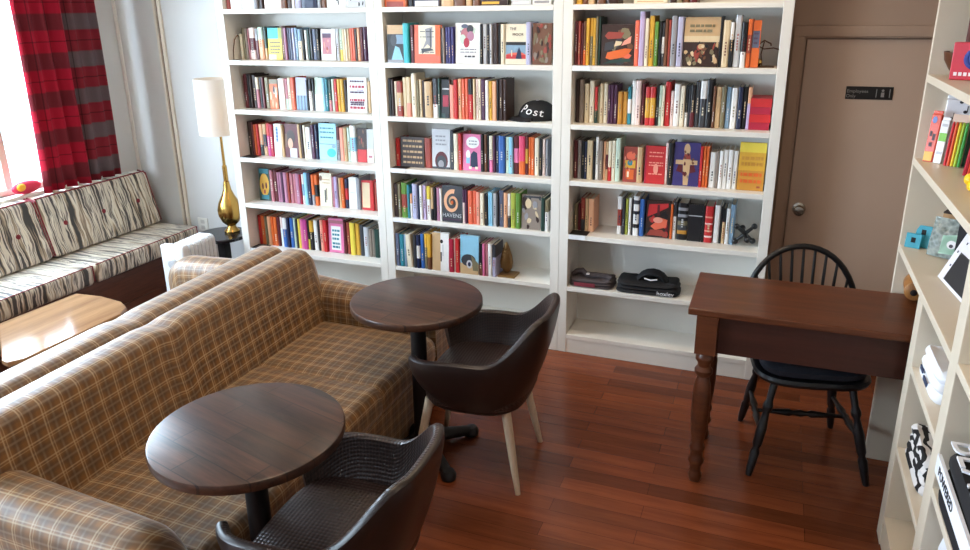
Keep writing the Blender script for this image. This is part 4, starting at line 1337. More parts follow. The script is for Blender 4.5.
# ------------------------------------------------------------------ desk
DESKW = wood('reddish_brown_desk_wood', '#41200f', '#6b3a20', 0.33, 0, 0.8, 1.1)
dk = thing('writing_desk', 'reddish brown wooden desk with turned legs running into the cream shelf unit', 'desk', (3.0, -.84, 0))
MB().box(-.055, -.195, .762, .885, .25, .79).build('desktop', DESKW, dk, bevel=.005)
m = MB().box(.05, -.160, .598, .82, -.142, .762).box(.05, .17, .605, .80, .188, .762).box(-.012, -.12, .605, .006, .15, .762).box(.84, -.15, .605, .858, .15, .762)
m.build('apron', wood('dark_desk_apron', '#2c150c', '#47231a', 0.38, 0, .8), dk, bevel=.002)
LEGP = [(.022, 0), (.027, .012), (.028, .03), (.022, .045), (.021, .075), (.031, .09), (.033, .10), (.026, .115), (.025, .14), (.031, .155), (.031, .165), (.024, .18), (.032, .24), (.036, .32), (.036, .40), (.032, .455), (.024, .49), (.035, .505), (.036, .52), (.025, .535), (.026, .55), (.036, .565), (.036, .58), (.028, .595), (.03, .605)]
for sx in (.02, .845):
    for sy in (-.155, .19):
        m = MB().lathe([(r, z) for r, z in LEGP], c=(sx, sy, 0), seg=22); m.box(sx - .04, sy - .04 if sy < 0 else sy - .035, .60, sx + .04, sy + .035 if sy < 0 else sy + .04, .762); m.build('leg', DESKW, dk, smooth=True)
# turned wooden piece lying on the desk end
t = thing('wooden_roller', 'turned brown wooden roller lying on the desk inside the cream shelf unit', 'roller', (3.80, -.675, .7905))
T = Matrix.Rotation(radians(90), 4, 'X') @ Matrix.Rotation(radians(20), 4, 'Y'); TW = wood('amber_turned_wood', '#6d3f1c', '#b07a40', .35, 2, 1)
m = MB().lathe([(.02, 0), (.034, .006), (.036, .02), (.022, .032), (.02, .05), (.04, .07), (.046, .12), (.046, .17), (.036, .19), (.0, .195)], seg=22, T=Tr(-.02, .07, .048) @ Matrix.Rotation(radians(-60), 4, 'X').to_4x4() if False else Tr(-.04, -.03, .047) @ Matrix.Rotation(radians(-90), 4, 'X') @ Matrix.Rotation(radians(12), 4, 'Y'))
m.build('barrel', TW, t, smooth=True)
m = MB().ell((0, 0, 0), (.013, .013, .004), 12, 6, Tr(-.04, -.032, .047) @ Matrix.Rotation(radians(90), 4, 'X')); m.build('end_hole', plain('dark_hole', '#1d1009', .8), t, smooth=True)
# ------------------------------------------------------------------ spindle-back chair tucked behind the desk
wc = thing('spindle_back_chair', 'black hoop-back spindle chair with dark cushion pushed under the desk from behind', 'chair', (3.42, -.62, 0), radians(11))
m = MB(); pts = []
for i in range(25):
    a = pi * i / 24; x = -.248 * cos(a); zz = .455 + .425 * sin(a) ** .72; pts.append((x * (1.0 if zz > .6 else .93), .205 + .07 * (zz - .45) / .45, zz))
m.tube(pts, .0135, 10); m.build('hoop', IRON, wc, smooth=True)
for k in range(9):
    u = -1 + 2 * (k + .5) / 9; x = .212 * u
    zt = .455 + .425 * max(0.05, 1 - (abs(x * 1.06) / .248) ** 2.6) ** .40 - .012
    m = MB().turned((x * .78, .19, .45), (x * 1.04, .205 + .07 * (zt - .45) / .45, zt), [(.0065, 0), (.0085, .35), (.006, 1)], 8); m.build('spindle', IRON, wc, smooth=True)
m = MB(); G = []
for k, z in ((.86, .415), (.97, .42), (1.0, .435), (.98, .45), (.8, .447), (.3, .44)):
    row = []
    for i in range(36):
        a = 2 * pi * i / 36; c_, s_ = cos(a), sin(a); row.append(Vector((.232 * k * abs(c_) ** .6 * (1 if c_ > 0 else -1) * (1 - .10 * s_), .22 * k * abs(s_) ** .7 * (1 if s_ > 0 else -1), z)))
    G.append(row)
m.grid(G, closeu=True, cap=True); m.build('seat', IRON, wc, smooth=True)
CUSH = plain('dark_navy_cushion', '#1b1c26', .7, var=.25, scale=70)
m = MB(); G = []
for k, z in ((.86, .452), (.97, .462), (.99, .485), (.9, .503), (.6, .51), (.12, .496)):
    row = []
    for i in range(40):
        a = 2 * pi * i / 40; c_, s_ = cos(a), sin(a); wv = 1 + .012 * sin(8 * a) if k < .95 else 1
        row.append(Vector((.215 * k * wv * abs(c_) ** .5 * (1 if c_ > 0 else -1), -.02 + .19 * k * wv * abs(s_) ** .5 * (1 if s_ > 0 else -1), z + (.004 * sin(6 * a) if .3 < k < .95 else 0))))
    G.append(row)
m.grid(G, closeu=True, cap=True); m.build('cushion', CUSH, wc, smooth=True)
WL = [(.012, 0), (.016, .08), (.019, .25), (.013, .29), (.019, .33), (.021, .5), (.016, .6), (.013, .66), (.020, .70), (.020, .74), (.014, .78), (.016, 1)]
ft = {}
for sx in (-1, 1):
    for sy, fx, fy in ((-1, .235, -.225), (1, .205, .225)):
        p0 = Vector((sx * fx, fy, 0)); p1 = Vector((sx * .15, fy * .62, .42)); ft[(sx, sy)] = (p0, p1)
        m = MB().turned(p0, p1, WL, 14); m.build('leg', IRON, wc, smooth=True)
ST = [(.009, 0), (.011, .2), (.017, .38), (.010, .42), (.016, .5), (.010, .58), (.017, .62), (.011, .8), (.009, 1)]
side = []
for sx in (-1, 1):
    a = ft[(sx, -1)][0].lerp(ft[(sx, -1)][1], .45); b = ft[(sx, 1)][0].lerp(ft[(sx, 1)][1], .45); side.append(a.lerp(b, .5))
    m = MB().turned(a, b, ST, 12); m.build('stretcher', IRON, wc, smooth=True)
m = MB().turned(side[0], side[1], ST, 12); m.build('stretcher', IRON, wc, smooth=True)
# ------------------------------------------------------------------ cream shelf unit on the right wall
X0, X1 = 3.705, 4.005; YA, YM, YN, YE = -.55, -1.13, -1.66, -2.46
su = thing('shelf_unit', 'cream open shelf unit along the right wall holding toys and clothes', 'shelf', (X0, YA, 0))
def sb(name, y0, y1, z0, z1, x0=0, x1=X1 - X0, mat=SHELFR):
    return MB().box(x0, y0 - YA, z0, x1, y1 - YA, z1).build(name, mat, su, bevel=.002)
TP = .026
sb('upright', YA - TP, YA, 0, 2.1); sb('upright', YM - .04, YM + .04, 0, .9635); sb('upright', YN - .04, YN + .04, 0, 2.1); sb('upright', YE - TP, YE, 0, 2.1)
YS = YA - TP - .0005
for z in (1.66, 1.345): sb('shelf', YN + .04, YS, z - .028, z)
sb('shelf', YN + .04, YS, .992 - .028, .992)
for z in (.735, .42): sb('shelf', YN + .04, YM - .04, z - .024, z)
sb('shelf', YN + .04, YM - .04, .10, .124); sb('kickboard', YN + .04, YM - .04, 0, .10, .004, .02)
for z in (1.66, 1.345, 1.0, .61, .124): sb('shelf', YE, YN - .04, z - .026, z)
sb('kickboard', YE, YN - .04, 0, .098, .004, .02)
sb('back_panel', YE, YN - .04, .1, 2.08, X1 - X0 - .008, X1 - X0 - .0005, paint('tan_backing', '#b59a7c', .6))
sb('back_panel', YN + .04, YS, .965, 2.08, X1 - X0 - .008, X1 - X0 - .0005, paint('tan_backing', '#b59a7c', .6))
sb('back_panel', YN + .04, YM - .04, .1, .96, X1 - X0 - .008, X1 - X0 - .0005, paint('tan_backing', '#b59a7c', .6))
sb('top_panel', YE, YS, 2.08, 2.1)
# ------------------------------------------------------------------ things on the cream shelf unit
def P(c, r=.5): return plain('goods_' + c, c, r)
RZ = radians(-24)
# top shelf
t = thing('card_game_box', 'red box with a blue and yellow swirl emblem on the top shelf, cream unit', 'box', (3.735, -.79, 1.661), radians(-24))
MB().box(0, 0, 0, .15, .04, .125).build('carton', P('#c9283c', .35), t, bevel=.002)
m = MB()
m.tube([(.08 + .042 * cos(a * .35) * (1 - a * .018), -.002, .07 + .038 * sin(a * .35) * (1 - a * .018)) for a in range(34)], .009, 8); m.build('swirl', P('#2b3f8f'), t)
m = MB()
for k in range(5): m.tube([(.065 + .006 * k, -.003, .04 + .012 * k), (.085 + .006 * k, -.003, .05 + .012 * k)], .004, 6)
m.build('yellow_print', P('#e3c04c'), t)
m = MB()
for k in range(7): m.box(.012 + .015 * k, -.001, .014, .022 + .015 * k, .001, .026)
m.build('white_print', P('#eee6e6'), t)
t = thing('punched_game_board', 'cream board with a column of round black holes behind the red box', 'board', (3.80, -.70, 1.661), radians(-24))
MB().box(.0, 0, 0, .16, .022, .34).build('panel', P('#d8c39c', .5), t, bevel=.002)
m = MB()
for k in range(8):
    for j in range(3): m.prism([(.035 + .045 * j + .016 * cos(2*pi*q/16), .035 + .039 * k + .016 * sin(2*pi*q/16)) for q in range(16)], -.0015, .001, 1)
m.build('holes', plain('hole_black', '#0c0a0a', .8), t)
MB().box(-.016, -.004, 0, -.0005, .026, .35).build('frame_edge', P('#5a241a', .5), t, bevel=.002)
t = thing('wooden_bowl', 'dark brown bowl standing on edge at the far end of the top shelf', 'bowl', (3.835, -.635, 1.661))
m = MB(); pr = [(.0, 0), (.045, .003), (.075, .02), (.095, .055), (.10, .085), (.094, .085), (.07, .03), (.0, .01)]
m.lathe(pr, seg=26); m.build('bowl_body', P('#5a3016', .4), t, smooth=True)
# second shelf: packets
def packet(loc, rz, lean, w, h, d, name, label, base, deco, cat='packet'):
    t = thing(name, label, cat, loc); t.rotation_euler = (radians(-lean), 0, rz)
    m = MB(); m.prism([(0, 0), (w, 0), (w, d), (0, d)], 0, h * .93); m.prism([(0, d * .35), (w, d * .35), (w, d * .6), (0, d * .6)], h * .93, h); m.build('wrapper', P(base, .25), t, bevel=.004)
    for nm, col, shapes in deco:
        m = MB()
        for s_ in shapes: m.prism([(q[0] * w, q[1] * h) for q in s_], -.0018, .001, 1)
        m.build(nm, P(col, .4), t)
    return t
def rc(a, b, c, d): return [(a, b), (c, b), (c, d), (a, d)]
def ci(u, v, r, k=1.0, n=14): return [(u + r * cos(2*pi*i/n), v + r * k * sin(2*pi*i/n)) for i in range(n)]
Z2 = 1.3458
rn = random.Random(4)
notes = []
for k in range(24):
    u, v = rn.uniform(.06, .94), rn.uniform(.45, .93); notes.append(ci(u, v, .035, .7)); notes.append(rc(u + .025, v, u + .04, v + .09))
packet((3.775, -.615, Z2), radians(-12), 6, .19, .245, .03, 'gift_bag', 'white bag printed with black notes at the back of the second shelf', '#e8e6ec', [('note_print', '#2a2930', notes)], 'bag')
packet((3.722, -.645, Z2), radians(-30), 8, .034, .19, .02, 'toy_packet', 'slim red-orange packet at the far end of second shelf, cream unit', '#d9492a',
    [('blue_dot', '#6d86c4', [ci(.4, .82, .22, .3)]), ('dark_print', '#4a1a16', [rc(.2, .5, .4, .6), rc(.5, .42, .75, .55), rc(.3, .3, .6, .38)]), ('yellow_print', '#e8b54a', [rc(.05, .02, .9, .2)])])
packet((3.752, -.672, Z2), radians(-30), 8, .028, .17, .02, 'toy_packet', 'slim white packet with a green band beside the red-orange packet', '#e9e9ea', [('green_band', '#7cc23a', [rc(.1, .48, 1, .66)]), ('grey_print', '#b9b9be', [rc(.2, .2, .8, .26), rc(.2, .8, .8, .86)])])
def pencils(loc, rz, label, cols, w, h, head=None):
    t = thing('pencil_packet', label, 'packet', loc); t.rotation_euler = (radians(-10), 0, rz)
    n = len(cols)
    for k, c in enumerate(cols):
        x = w * (k + .5) / n; r = w / n / 2 * .92
        m = MB().tube([(x, .012, .004), (x, .012, h * .8), (x, .012, h * .88)], [r, r, .001], 6); m.build('pencil', P(c, .35), t)
    m = MB().box(0, .02, 0, w, .023, h).box(0, .004, h * .86, w, .0225, h); m.build('backing_card', P(head or '#c9c3bd', .4), t)
    return t
pencils((3.772, -.735, Z2), radians(-26), 'packet of red, yellow and green pencils in the middle of the second shelf', ['#d02b34', '#e0582c', '#e8c832', '#a6c63c', '#3f9b46'], .055, .19, '#d9b9a6')
pencils((3.828, -.735, Z2), radians(-26), 'packet of dark green and teal pencils behind the rainbow pencils', ['#1f5c44', '#1d4f63', '#24706c', '#2b3f6c'], .07, .20, '#8fbccf')
pencils((3.80, -.90, Z2), radians(-40), 'near packet of red, yellow, green and purple pencils on second shelf', ['#b3283a', '#d94a2c', '#e6b43a', '#7ea83c', '#7a4a9c', '#3e4a9a'], .085, .165, '#3c4454')
packet((3.90, -.89, Z2), radians(-40), 4, .07, .21, .02, 'toy_packet', 'dark blue packet with a pale blue ring on the second shelf', '#26405c', [('ring', '#9fd0e4', [ci(.5, .72, .36, .34)]), ('ring_center', '#26405c', [])])
t = thing('yellow_toy', 'small bright yellow rubber toy at the front of the second shelf', 'toy', (3.80, -1.165, Z2))
m = MB().ell((0, 0, .022), (.034, .03, .0215)).ell((-.02, .02, .04), (.02, .02, .02)).ell((.03, -.02, .026), (.024, .016, .012)); m.build('body', P('#efc323', .35), t, smooth=True)
# third shelf
Z3 = .9925
for k, (x, y, z, lab) in enumerate(((3.742, -.615, Z3 + .0, 'near teal tag with a square black hole on the third shelf, cream unit'), (3.775, -.60, Z3, 'far teal tag with a square black hole beside the clear bubble bag'))):
    t = thing('hang_tag', lab, 'tag', (x, y, z), radians(-25), 'teal hang tags'); t.rotation_euler = (radians(-12), 0, radians(-25))
    MB().box(-.028, 0, 0, .028, .008, .058 + .03 * k).build('card', P('#2f98ae', .45), t, bevel=.002)
    MB().box(-.008, -.001, .022 + .03 * k, .008, .001, .042 + .03 * k).build('hole', plain('hole_black', '#0c0a0a', .8), t)
bub = NT('clear_bubble_plastic'); bub.color(lin('#9fb0ac')); bub.set(.15); bub.b.inputs['Alpha'].default_value = .72
vo = bub.n('ShaderNodeTexVoronoi'); vo.inputs['Scale'].default_value = 60; bub.l(bub.coord(), vo.inputs['Vector']); bub.bump(vo.outputs[0], .6, .006)
cc = bub.mix(vo.outputs[0], lin('#5f6f6c'), lin('#c3cfcb')); bub.color(cc)
t = thing('bubble_bag', 'clear bubble bag with a mint card inside on the third shelf', 'bag', (3.832, -.715, Z3 + .001)); t.rotation_euler = (radians(-14), 0, radians(-30))
m = MB(); G = []
for i in range(9):
    f = i / 8; th = .028 * sin(pi * min(1, f * 1.05 + .06)) + .002; G.append([Vector((.058 * abs(cos(2*pi*k/20)) ** .4 * (1 if cos(2*pi*k/20) > 0 else -1), th * sin(2*pi*k/20), .15 * f)) for k in range(20)])
m.grid(G, closeu=True, cap=True); m.build('plastic_sleeve', bub.m, t, smooth=True)
m = MB().add([(-.01, -.031, .015), (.055, -.031, .02), (.06, -.031, .10), (.0, -.031, .085)], [(0, 1, 2, 3)]).box(-.008, -.031, .02, .05, -.030, .085); m.build('mint_card', P('#a7cdb4', .4), t)
m = MB().prism(ci(.028, .055, .016), -.0335, -.0315, 1); m.build('white_disc', P('#e8e4e4'), t); m = MB().prism(ci(.028, .05, .007), -.0345, -.0336, 1); m.build('dark_mark', P('#3a2c36'), t)
t = thing('black_pouch', 'black pouch standing behind the clear bubble bag', 'pouch', (3.90, -.81, Z3 + .001), radians(-30))
m = MB(); G = [[Vector((.055 * abs(cos(2*pi*k/20)) ** .5 * (1 if cos(2*pi*k/20) > 0 else -1), .024 * (1 - .6 * f) * sin(2*pi*k/20), .16 * f)) for k in range(20)] for f in (0, .1, .4, .7, 1)]
m.grid(G, closeu=True, cap=True); m.build('body', DARKCLOTH, t, smooth=True)
t = thing('small_carton', 'white carton with a dark lid strip at the back of the third shelf', 'box', (3.92, -.70, Z3 + .001), radians(-25))
MB().box(-.04, 0, 0, .05, .06, .165).build('carton', P('#e4e2e6', .5), t, bevel=.002); MB().box(-.01, -.001, .14, .02, .001, .15).build('dark_strip', P('#2a2a30'), t)
t = thing('tan_carton', 'tan carton with a dark flap behind the bubble bag', 'box', (3.865, -.635, Z3 + .001), radians(-25))
MB().box(-.04, 0, 0, .035, .045, .15).build('carton', P('#b98f62', .6), t, bevel=.002); MB().box(-.04, -.001, .15, .035, .046, .156).build('flap', P('#33241c', .6), t)
t = thing('print_folder', 'white folder with a black panel leaning at the near end of the third shelf', 'folder', (3.775, -.96, Z3 + .001)); t.rotation_euler = (radians(-22), 0, radians(-84))
MB().box(0, 0, .004, .30, .008, .20).build('cover', P('#e6e4ec', .5), t, bevel=.001)
MB().box(.05, -.0015, .015, .25, .0005, .12).build('black_panel', P('#26272b', .5), t)
m = MB()
for u, v in ((.03, .06), (.045, .15), (.12, .175), (.2, .18), (.02, .11)): m.box(u, -.001, v, u + .008, .0005, v + .008)
m.build('specks', P('#4a4a58'), t)
# folded clothes
t = folded((3.825, -1.315, .736), .215, .26, .105, 'folded_shirt', 'white folded shirts with black print on the cream unit below the desk top height', 'shirt', WHITECLOTH, 0, seedv=8)
m = MB()
for k in range(4): m.box(-.02 + .028 * k, -.10, .111, -.006 + .028 * k, .07, .1145)
m.build('print', P('#1c1d24', .7), t)
m = MB().box(-.109, -.05, .02, -.105, .01, .035).box(-.109, .03, .03, -.105, .07, .045); m.build('side_print', P('#34405e', .7), t)
ZEB = NT('black_white_animal_cloth'); uv, u, v = None, None, None
wv = ZEB.n('ShaderNodeTexWave'); wv.inputs['Scale'].default_value = 9; wv.inputs['Distortion'].default_value = 9; wv.inputs['Detail'].default_value = 1.5; wv.inputs['Detail Scale'].default_value = 1.3
ZEB.l(ZEB.coord(), wv.inputs['Vector']); rp = ZEB.n('ShaderNodeValToRGB'); ZEB.l(wv.outputs[0], rp.inputs[0]); rp.color_ramp.elements[0].position = .44; rp.color_ramp.elements[1].position = .52
rp.color_ramp.elements[0].color = lin('#141317'); rp.color_ramp.elements[1].color = lin('#e2e0e0'); ZEB.color(rp.outputs[0]); ZEB.set(.8)
t = folded((3.83, -1.33, .421), .22, .29, .125, 'folded_patterned_cloth', 'black and white patterned folded cloth on the lowest open shelf, cream unit', 'cloth', ZEB.m, 0, seedv=9, layers=4)
m = MB().box(-.02, -.12, .134, .045, .11, .137); m.build('band', P('#c9b9a6', .7), t)
m = MB()
for k in range(9): m.box(-.012 + .004 * (k % 3), -.11 + .024 * k, .137, .036 - .005 * (k % 2), -.098 + .024 * k, .1383)
m.build('band_print', P('#1b191b', .7), t)
zz = .6103
t = folded((3.825, -1.985, zz), .25, .54, .16, 'folded_shirt', 'black folded shirt lettered in white blocks at the right frame edge', 'shirt', DARKCLOTH, 0, seedv=12)
m = MB()
TXT = Matrix(((0, 1, 0, 0), (-1, 0, 0, 0), (0, 0, 1, 0), (0, 0, 0, 1)))   # reading toward -y, tops toward +x
addtext(m, 'BEAST', .125, Tr(-.07, .255, .174) @ TXT, depth=.003, space=1.05, align='LEFT'); m.build('block_lettering', WHITECLOTH, t)
m = MB(); m.box(-.131, -.24, .075, -.122, .25, .13); m.build('white_band', WHITECLOTH, t)
m = MB(); SIDE = Matrix(((0, 0, -1, 0), (-1, 0, 0, 0), (0, 1, 0, 0), (0, 0, 0, 1)))
addtext(m, 'POWERED', .038, Tr(-.1315, .12, .102) @ SIDE, depth=.001); m.build('band_lettering', P('#17161a', .7), t)
t = folded((3.835, -1.985, .1245), .235, .54, .40, 'folded_shirt', 'white folded shirts under the black lettered shirt, lower right corner', 'shirt', WHITECLOTH, 0, seedv=13)
# ------------------------------------------------------------------ window bench with striped cushions
CLOTH = bench_cloth(); PIPE = plain('red_piping', '#7d1c28', .6)
BW = wood('dark_bench_wood', '#3d2118', '#704230', 0.35, 1, 0.8, 1.0)
bn = thing('window_bench', 'dark wooden built-in bench along the window wall under striped cushions', 'bench', (XL + .02, -1.2, 0))
m = MB().box(0, -.56, .02, .47, 1.42, .325); m.build('base_box', BW, bn, bevel=.004)
m = MB().box(.47, -.56, .27, .485, 1.42, .325).box(.47, -.56, .02, .485, 1.42, .10).box(.47, 1.34, .10, .485, 1.42, .27).box(.47, .42, .10, .485, .50, .27); m.build('front_rails', BW, bn, bevel=.003)
MB().box(-.02, -.56, .74, .025, 1.42, .80).build('back_rail', WHITE, bn, bevel=.003)
def soft_box(sec, y0, y1, name, parent, mat):
    """cushion: a rounded section (x,z) swept along y with softened ends; uv = (y, arc)"""
    G = []; UV = []; N = 18; cx = sum(p[0] for p in sec) / len(sec); cz = sum(p[1] for p in sec) / len(sec)
    for i in range(N + 1):
        f = i / N; f = .5 - .5 * cos(pi * f); y = y0 + (y1 - y0) * f; e = min(y - y0, y1 - y); k = 1 - .10 * max(0, 1 - e / .03) ** 2
        row = []; uv = []; acc = 0
        for q, p in enumerate(sec):
            if q: acc += sqrt((p[0]-sec[q-1][0])**2 + (p[1]-sec[q-1][1])**2)
            row.append(Vector((cx + (p[0] - cx) * k, y, cz + (p[1] - cz) * k))); uv.append((y, acc))
        G.append(row); UV.append(uv + [(y, acc + .05)])
    m = MB(); m.grid(G, UV, closeu=True); n = len(sec)
    m.add(G[0], [tuple(range(n))], [tuple((p.x, p.z) for p in G[0])]); m.add(G[-1], [tuple(reversed(range(n)))], [tuple((p.x, p.z) for p in reversed(G[-1]))])
    return m.build(name, mat, parent, smooth=True), G
def rsec(pts, r, n=4):
    out = []; k = len(pts)
    for i in range(k):
        p = Vector(pts[i]); a = (Vector(pts[i-1]) - p).normalized(); b = (Vector(pts[(i+1) % k]) - p).normalized()
        s_, e_ = p + a * r, p + b * r
        for q in range(n + 1):
            f = q / n; out.append(tuple((s_.lerp(p, f)).lerp(p.lerp(e_, f), f)))
    return out
SPL = [(.195, -.70), (-.706, -1.75)]
for k, (ya, yb) in enumerate(SPL):
    who = ['far', 'near', 'nearest'][k]
    t = thing('seat_cushion', 'blue-tinged striped bench seat cushion, %s' % ['far one by the white radiator', 'near one at the left frame edge', 'nearest one, outside the frame'][k], 'cushion', (0, 0, 0), 0, 'striped bench seat cushions')
    sec = rsec([(XL + .022, .3262), (-.605, .3262), (-.60, .452), (XL + .03, .448)], .03)
    bd, G = soft_box(sec, yb, ya, 'cushion_body', t, CLOTH)
    m = MB(); m.tube([(-.612, yb + .012, .447), (-.612, ya - .012, .447)], .0035, 8); m.tube([(-.612, ya - .008, .447), (-.612, ya - .008, .345)], .0035, 8); m.build('piping', PIPE, bd, smooth=True)
    t = thing('back_cushion', 'striped buttoned bench back cushion with red piping, %s' % ['far one under the tartan curtain', 'near one at the left frame edge', 'nearest one, outside the frame'][k], 'cushion', (0, 0, 0), 0, 'striped bench back cushions')
    sec = rsec([(-1.055, .456), (-.925, .456), (-1.02, .825), (-1.108, .832)], .022)
    bd, G = soft_box(sec, yb, ya, 'cushion_body', t, CLOTH)
    m = MB(); m.tube([(-.936, ya - .006, .47), (-1.022, ya - .006, .815), (-1.09, ya - .006, .828)], .0055, 8)
    m.tube([(-.936, yb + .006, .47), (-1.022, yb + .006, .815), (-1.09, yb + .006, .828)], .0055, 8)
    m.tube([(-1.03, yb + .01, .826), (-1.03, ya - .01, .826)], .005, 8); m.build('piping', PIPE, bd, smooth=True)
    L = ya - yb
    for q in range(3):
        y = yb + L * (q + .5) / 3
        m = MB().ell((-.976, y, .642), (.010, .017, .017), 12, 8); m.build('button', PIPE, bd, smooth=True)
# ------------------------------------------------------------------ tartan curtain
cu = thing('curtain', 'red tartan curtain hanging beside the bright window', 'curtain', (-1.075, -.28, .835))
G = []; UV = []; N = 90
for j in range(14):
    f = j / 13; z = f * 1.62; row = []; uv = []; acc = 0; last = None
    for i in range(N + 1):
        s_ = i / N; y = -.30 + .60 * s_ + .006 * sin(3 * f + 7 * s_)
        x = .036 * sin(2 * pi * s_ * 6.0 + .5 * sin(2.1 * f)) * (.75 + .25 * sin(11 * s_ + 2)) + .008 * sin(2 * pi * s_ * 2.3)
        p = Vector((x, y, z)); 
        if last is not None: acc += (p - last).length
        last = p; row.append(p); uv.append((acc, z))
    G.append(row); UV.append(uv)
m = MB(); m.grid(G, UV); o = m.build('cloth', plaid_curtain(), cu, smooth=True); so = o.modifiers.new('thick', 'SOLIDIFY'); so.thickness = .003
rod = thing('curtain_rod', 'dark curtain rod above the window', 'rod', (-1.075, -1.0, 2.47))
m = MB().tube([(0, -1.2, 0), (0, 1.1, 0)], .012, 12); pol = m.build('pole', BLACK, rod)
m = MB().ell((0, 1.12, 0), (.022,) * 3).ell((0, -1.22, 0), (.022,) * 3); m.build('finials', BLACK, pol, smooth=True)
m = MB()
for y in (-1.1, 1.0): m.box(-.085, y - .01, -.01, .0, y + .01, .01)
m.build('brackets', BLACK, rod)
t = thing('bundle', 'pink and yellow bundle on the sill left of the tartan curtain', 'bundle', (-1.115, -.66, .8505))
m = MB().ell((0, 0, .042), (.028, .10, .0415), 20, 12); m.build('pink_cloth', P('#d8304f', .6), t, smooth=True)
m = MB().ell((.022, -.05, .05), (.012, .03, .024), 12, 8); m.build('yellow_patch', P('#f0b030', .6), t, smooth=True)
# ------------------------------------------------------------------ outside the window
t = thing('street_sign_board', 'pale turquoise board on a post seen through the bright window', 'sign', (-3.2, .20, -.3))
MB().box(-.02, .3, 1.06, .02, .72, 1.28).build('board', P('#4cb6c4', .5), t, bevel=.004); MB().box(-.025, .48, 0, .025, .53, 1.06).build('post', P('#9aa0a4', .5), t)
struct(MB().box(-14, -14, -.36, -1.32, 8, -.3).build('ground', plain('pale_pavement', '#b9bab8', .8)))
# ------------------------------------------------------------------ coffee table
ct = thing('coffee_table', 'light polished wooden low table in front of the striped bench', 'coffee table', (-.2, -1.35, 0))
poly = [(-.425, -1.0), (-.25, -.985), (-.08, -1.01), (.01, -1.06), (.055, -1.14), (.06, -1.3), (.06, -1.7), (.02, -1.76), (-.03, -1.75), (-.44, -1.46)]
poly = [(x + .2, y + 1.35) for x, y in poly]
LW = wood('light_polished_oak', '#7c5a42', '#a9835f', 0.12, 1, .7, .9, bumpk=.02)
MB().prism(poly, .372, .40).build('tabletop', LW, ct, bevel=.006)
for x, y in ((-.16, .27), (.15, .22), (.17, -.3), (-.15, -.08)): MB().turned((x * 1.1, y * 1.1, 0), (x, y, .372), [(.014, 0), (.022, 1)], 14).build('leg', LW, ct, smooth=True)
# ------------------------------------------------------------------ oil radiator
RW = paint('white_enamel', '#e4e6e8', .3)
ra = thing('oil_radiator', 'white finned oil radiator between the bench end and the plaid sofa', 'radiator', (-.055, -.46, 0), radians(4))
def fin(y, name='fin'):
    sec = []
    W, H0, H1 = .068, .09, .60
    for cx, cz, a0 in ((W - .03, H1 - .03, 0), (-W + .03, H1 - .03, 90), (-W + .03, H0 + .03, 180), (W - .03, H0 + .03, 270)):
        for q in range(5): a = radians(a0 + 90 * q / 4); sec.append((cx + .03 * cos(a), cz + .03 * sin(a)))
    m = MB(); m.prism([(p[0] * .96, .345 + (p[1] - .345) * .985) for p in sec], y - .012, y + .012, 1); m.prism(sec, y - .004, y + .004, 1)
    return m
for k in range(8): fin(-.11 + .034 * k).build('fin', RW, ra, bevel=.002)
m = MB().box(-.083, -.176, .07, .083, -.128, .612); cpn = m.build('control_panel', RW, ra, bevel=.012)
m = MB().lathe([(.03, 0), (.03, .012), (.024, .018), (0, .018)], T=Tr(0, -.176, .5) @ Matrix.Rotation(radians(90), 4, 'X')); m.build('dial', paint('grey_dial', '#b9bcc0', .4), cpn, smooth=True)
m = MB()
for y in (-.14, .11): m.tube([(-.1, y, .05), (.1, y, .05)], .01, 8); m.box(-.02, y - .012, .05, .02, y + .012, .1)
m.build('axle', BLACK, ra)
for y in (-.14, .11):
    for x in (-.1, .1): m = MB().lathe([(.028, -.012), (.03, 0), (.028, .012)], T=Tr(x, y, .031) @ Matrix.Rotation(radians(90), 4, 'Y')); m.build('wheel', BLACK, ra, smooth=True)
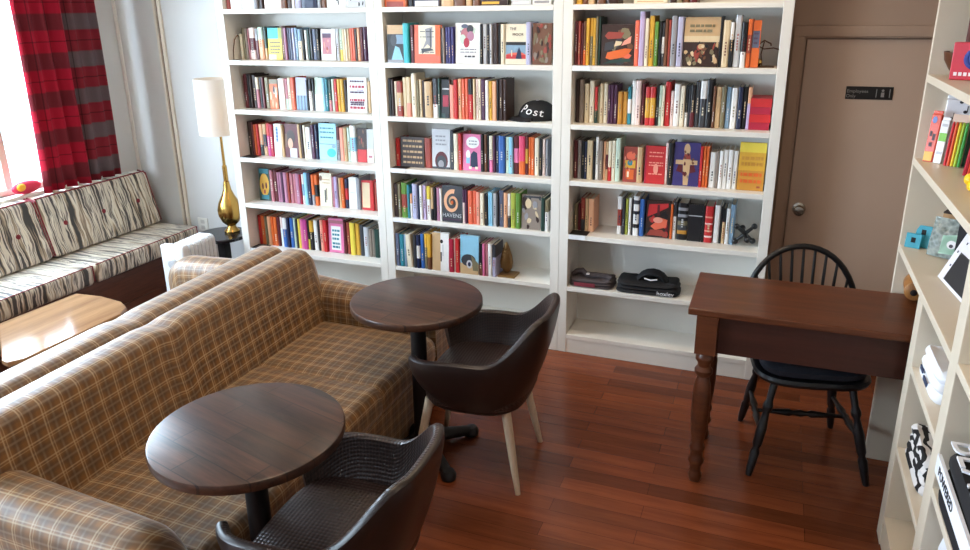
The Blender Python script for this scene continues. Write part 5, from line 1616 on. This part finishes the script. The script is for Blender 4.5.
# ------------------------------------------------------------------ side table and lamp
st = thing('side_table', 'small black round side table under the gold lamp', 'side table', (-.245, .03, 0))
MB().lathe([(.165, .45), (.175, .455), (.175, .47), (.170, .475)], seg=44).build('tabletop', plain('black_lacquer', '#15151a', .25), st, smooth=True)
MB().box(-.03, -.03, .02, .03, .03, .45).build('post', BLACK, st, bevel=.003); MB().lathe([(.14, 0), (.145, .012), (.06, .022)], seg=36).build('foot', BLACK, st, smooth=True)
lp = thing('table_lamp', 'gold bottle-shaped lamp with white drum shade beside the bookcase', 'lamp', (-.207, .085, .4755))
m = MB().lathe([(.05, 0), (.052, .012), (.045, .02), (.03, .035), (.028, .05), (.056, .075), (.076, .12), (.080, .16), (.068, .21), (.042, .26), (.026, .30), (.021, .34), (.019, .355)], seg=36); m.build('bottle_base', BRASS, lp, smooth=True)
m = MB().lathe([(.012, .355), (.016, .36), (.016, .46), (.010, .465), (.008, .68), (.012, .70)], seg=16); m.build('stem', BRASS, lp, smooth=True)
sm = NT('white_linen_shade'); sm.color(lin('#efeae4')); sm.set(.8); sm.b.inputs['Transmission Weight'].default_value = 0
tl = sm.t.nodes.new('ShaderNodeBsdfTranslucent'); tl.inputs[0].default_value = lin('#f6ead8'); ms = sm.t.nodes.new('ShaderNodeMixShader'); ms.inputs[0].default_value = .35
sm.l(sm.b.outputs[0], ms.inputs[1]); sm.l(tl.outputs[0], ms.inputs[2]); sm.l(ms.outputs[0], sm.t.nodes['Material Output'].inputs[0])
m = MB(); G = [[Vector((r * cos(2*pi*k/48), r * sin(2*pi*k/48), z)) for k in range(48)] for r, z in ((.132, .675), (.128, 1.032), (.124, 1.032), (.128, .675))]
m.grid(G + [G[0]], closeu=True); lsh = m.build('lamp_shade', sm.m, lp, smooth=True)
m = MB()
for a in range(3): m.tube([(0, 0, .99), (.124 * cos(a * 2.1), .124 * sin(a * 2.1), 1.0)], .003, 6)
m.tube([(0, 0, .70), (0, 0, 1.0)], .004, 6); m.build('shade_frame', BRASS, lsh)
eb = NT('warm_bulb'); eb.b.inputs['Emission Color'].default_value = (1, .72, .38, 1); eb.b.inputs['Emission Strength'].default_value = 14
m = MB().ell((0, .02, .80), (.03, .03, .042)); m.build('bulb', eb.m, lp, smooth=True)
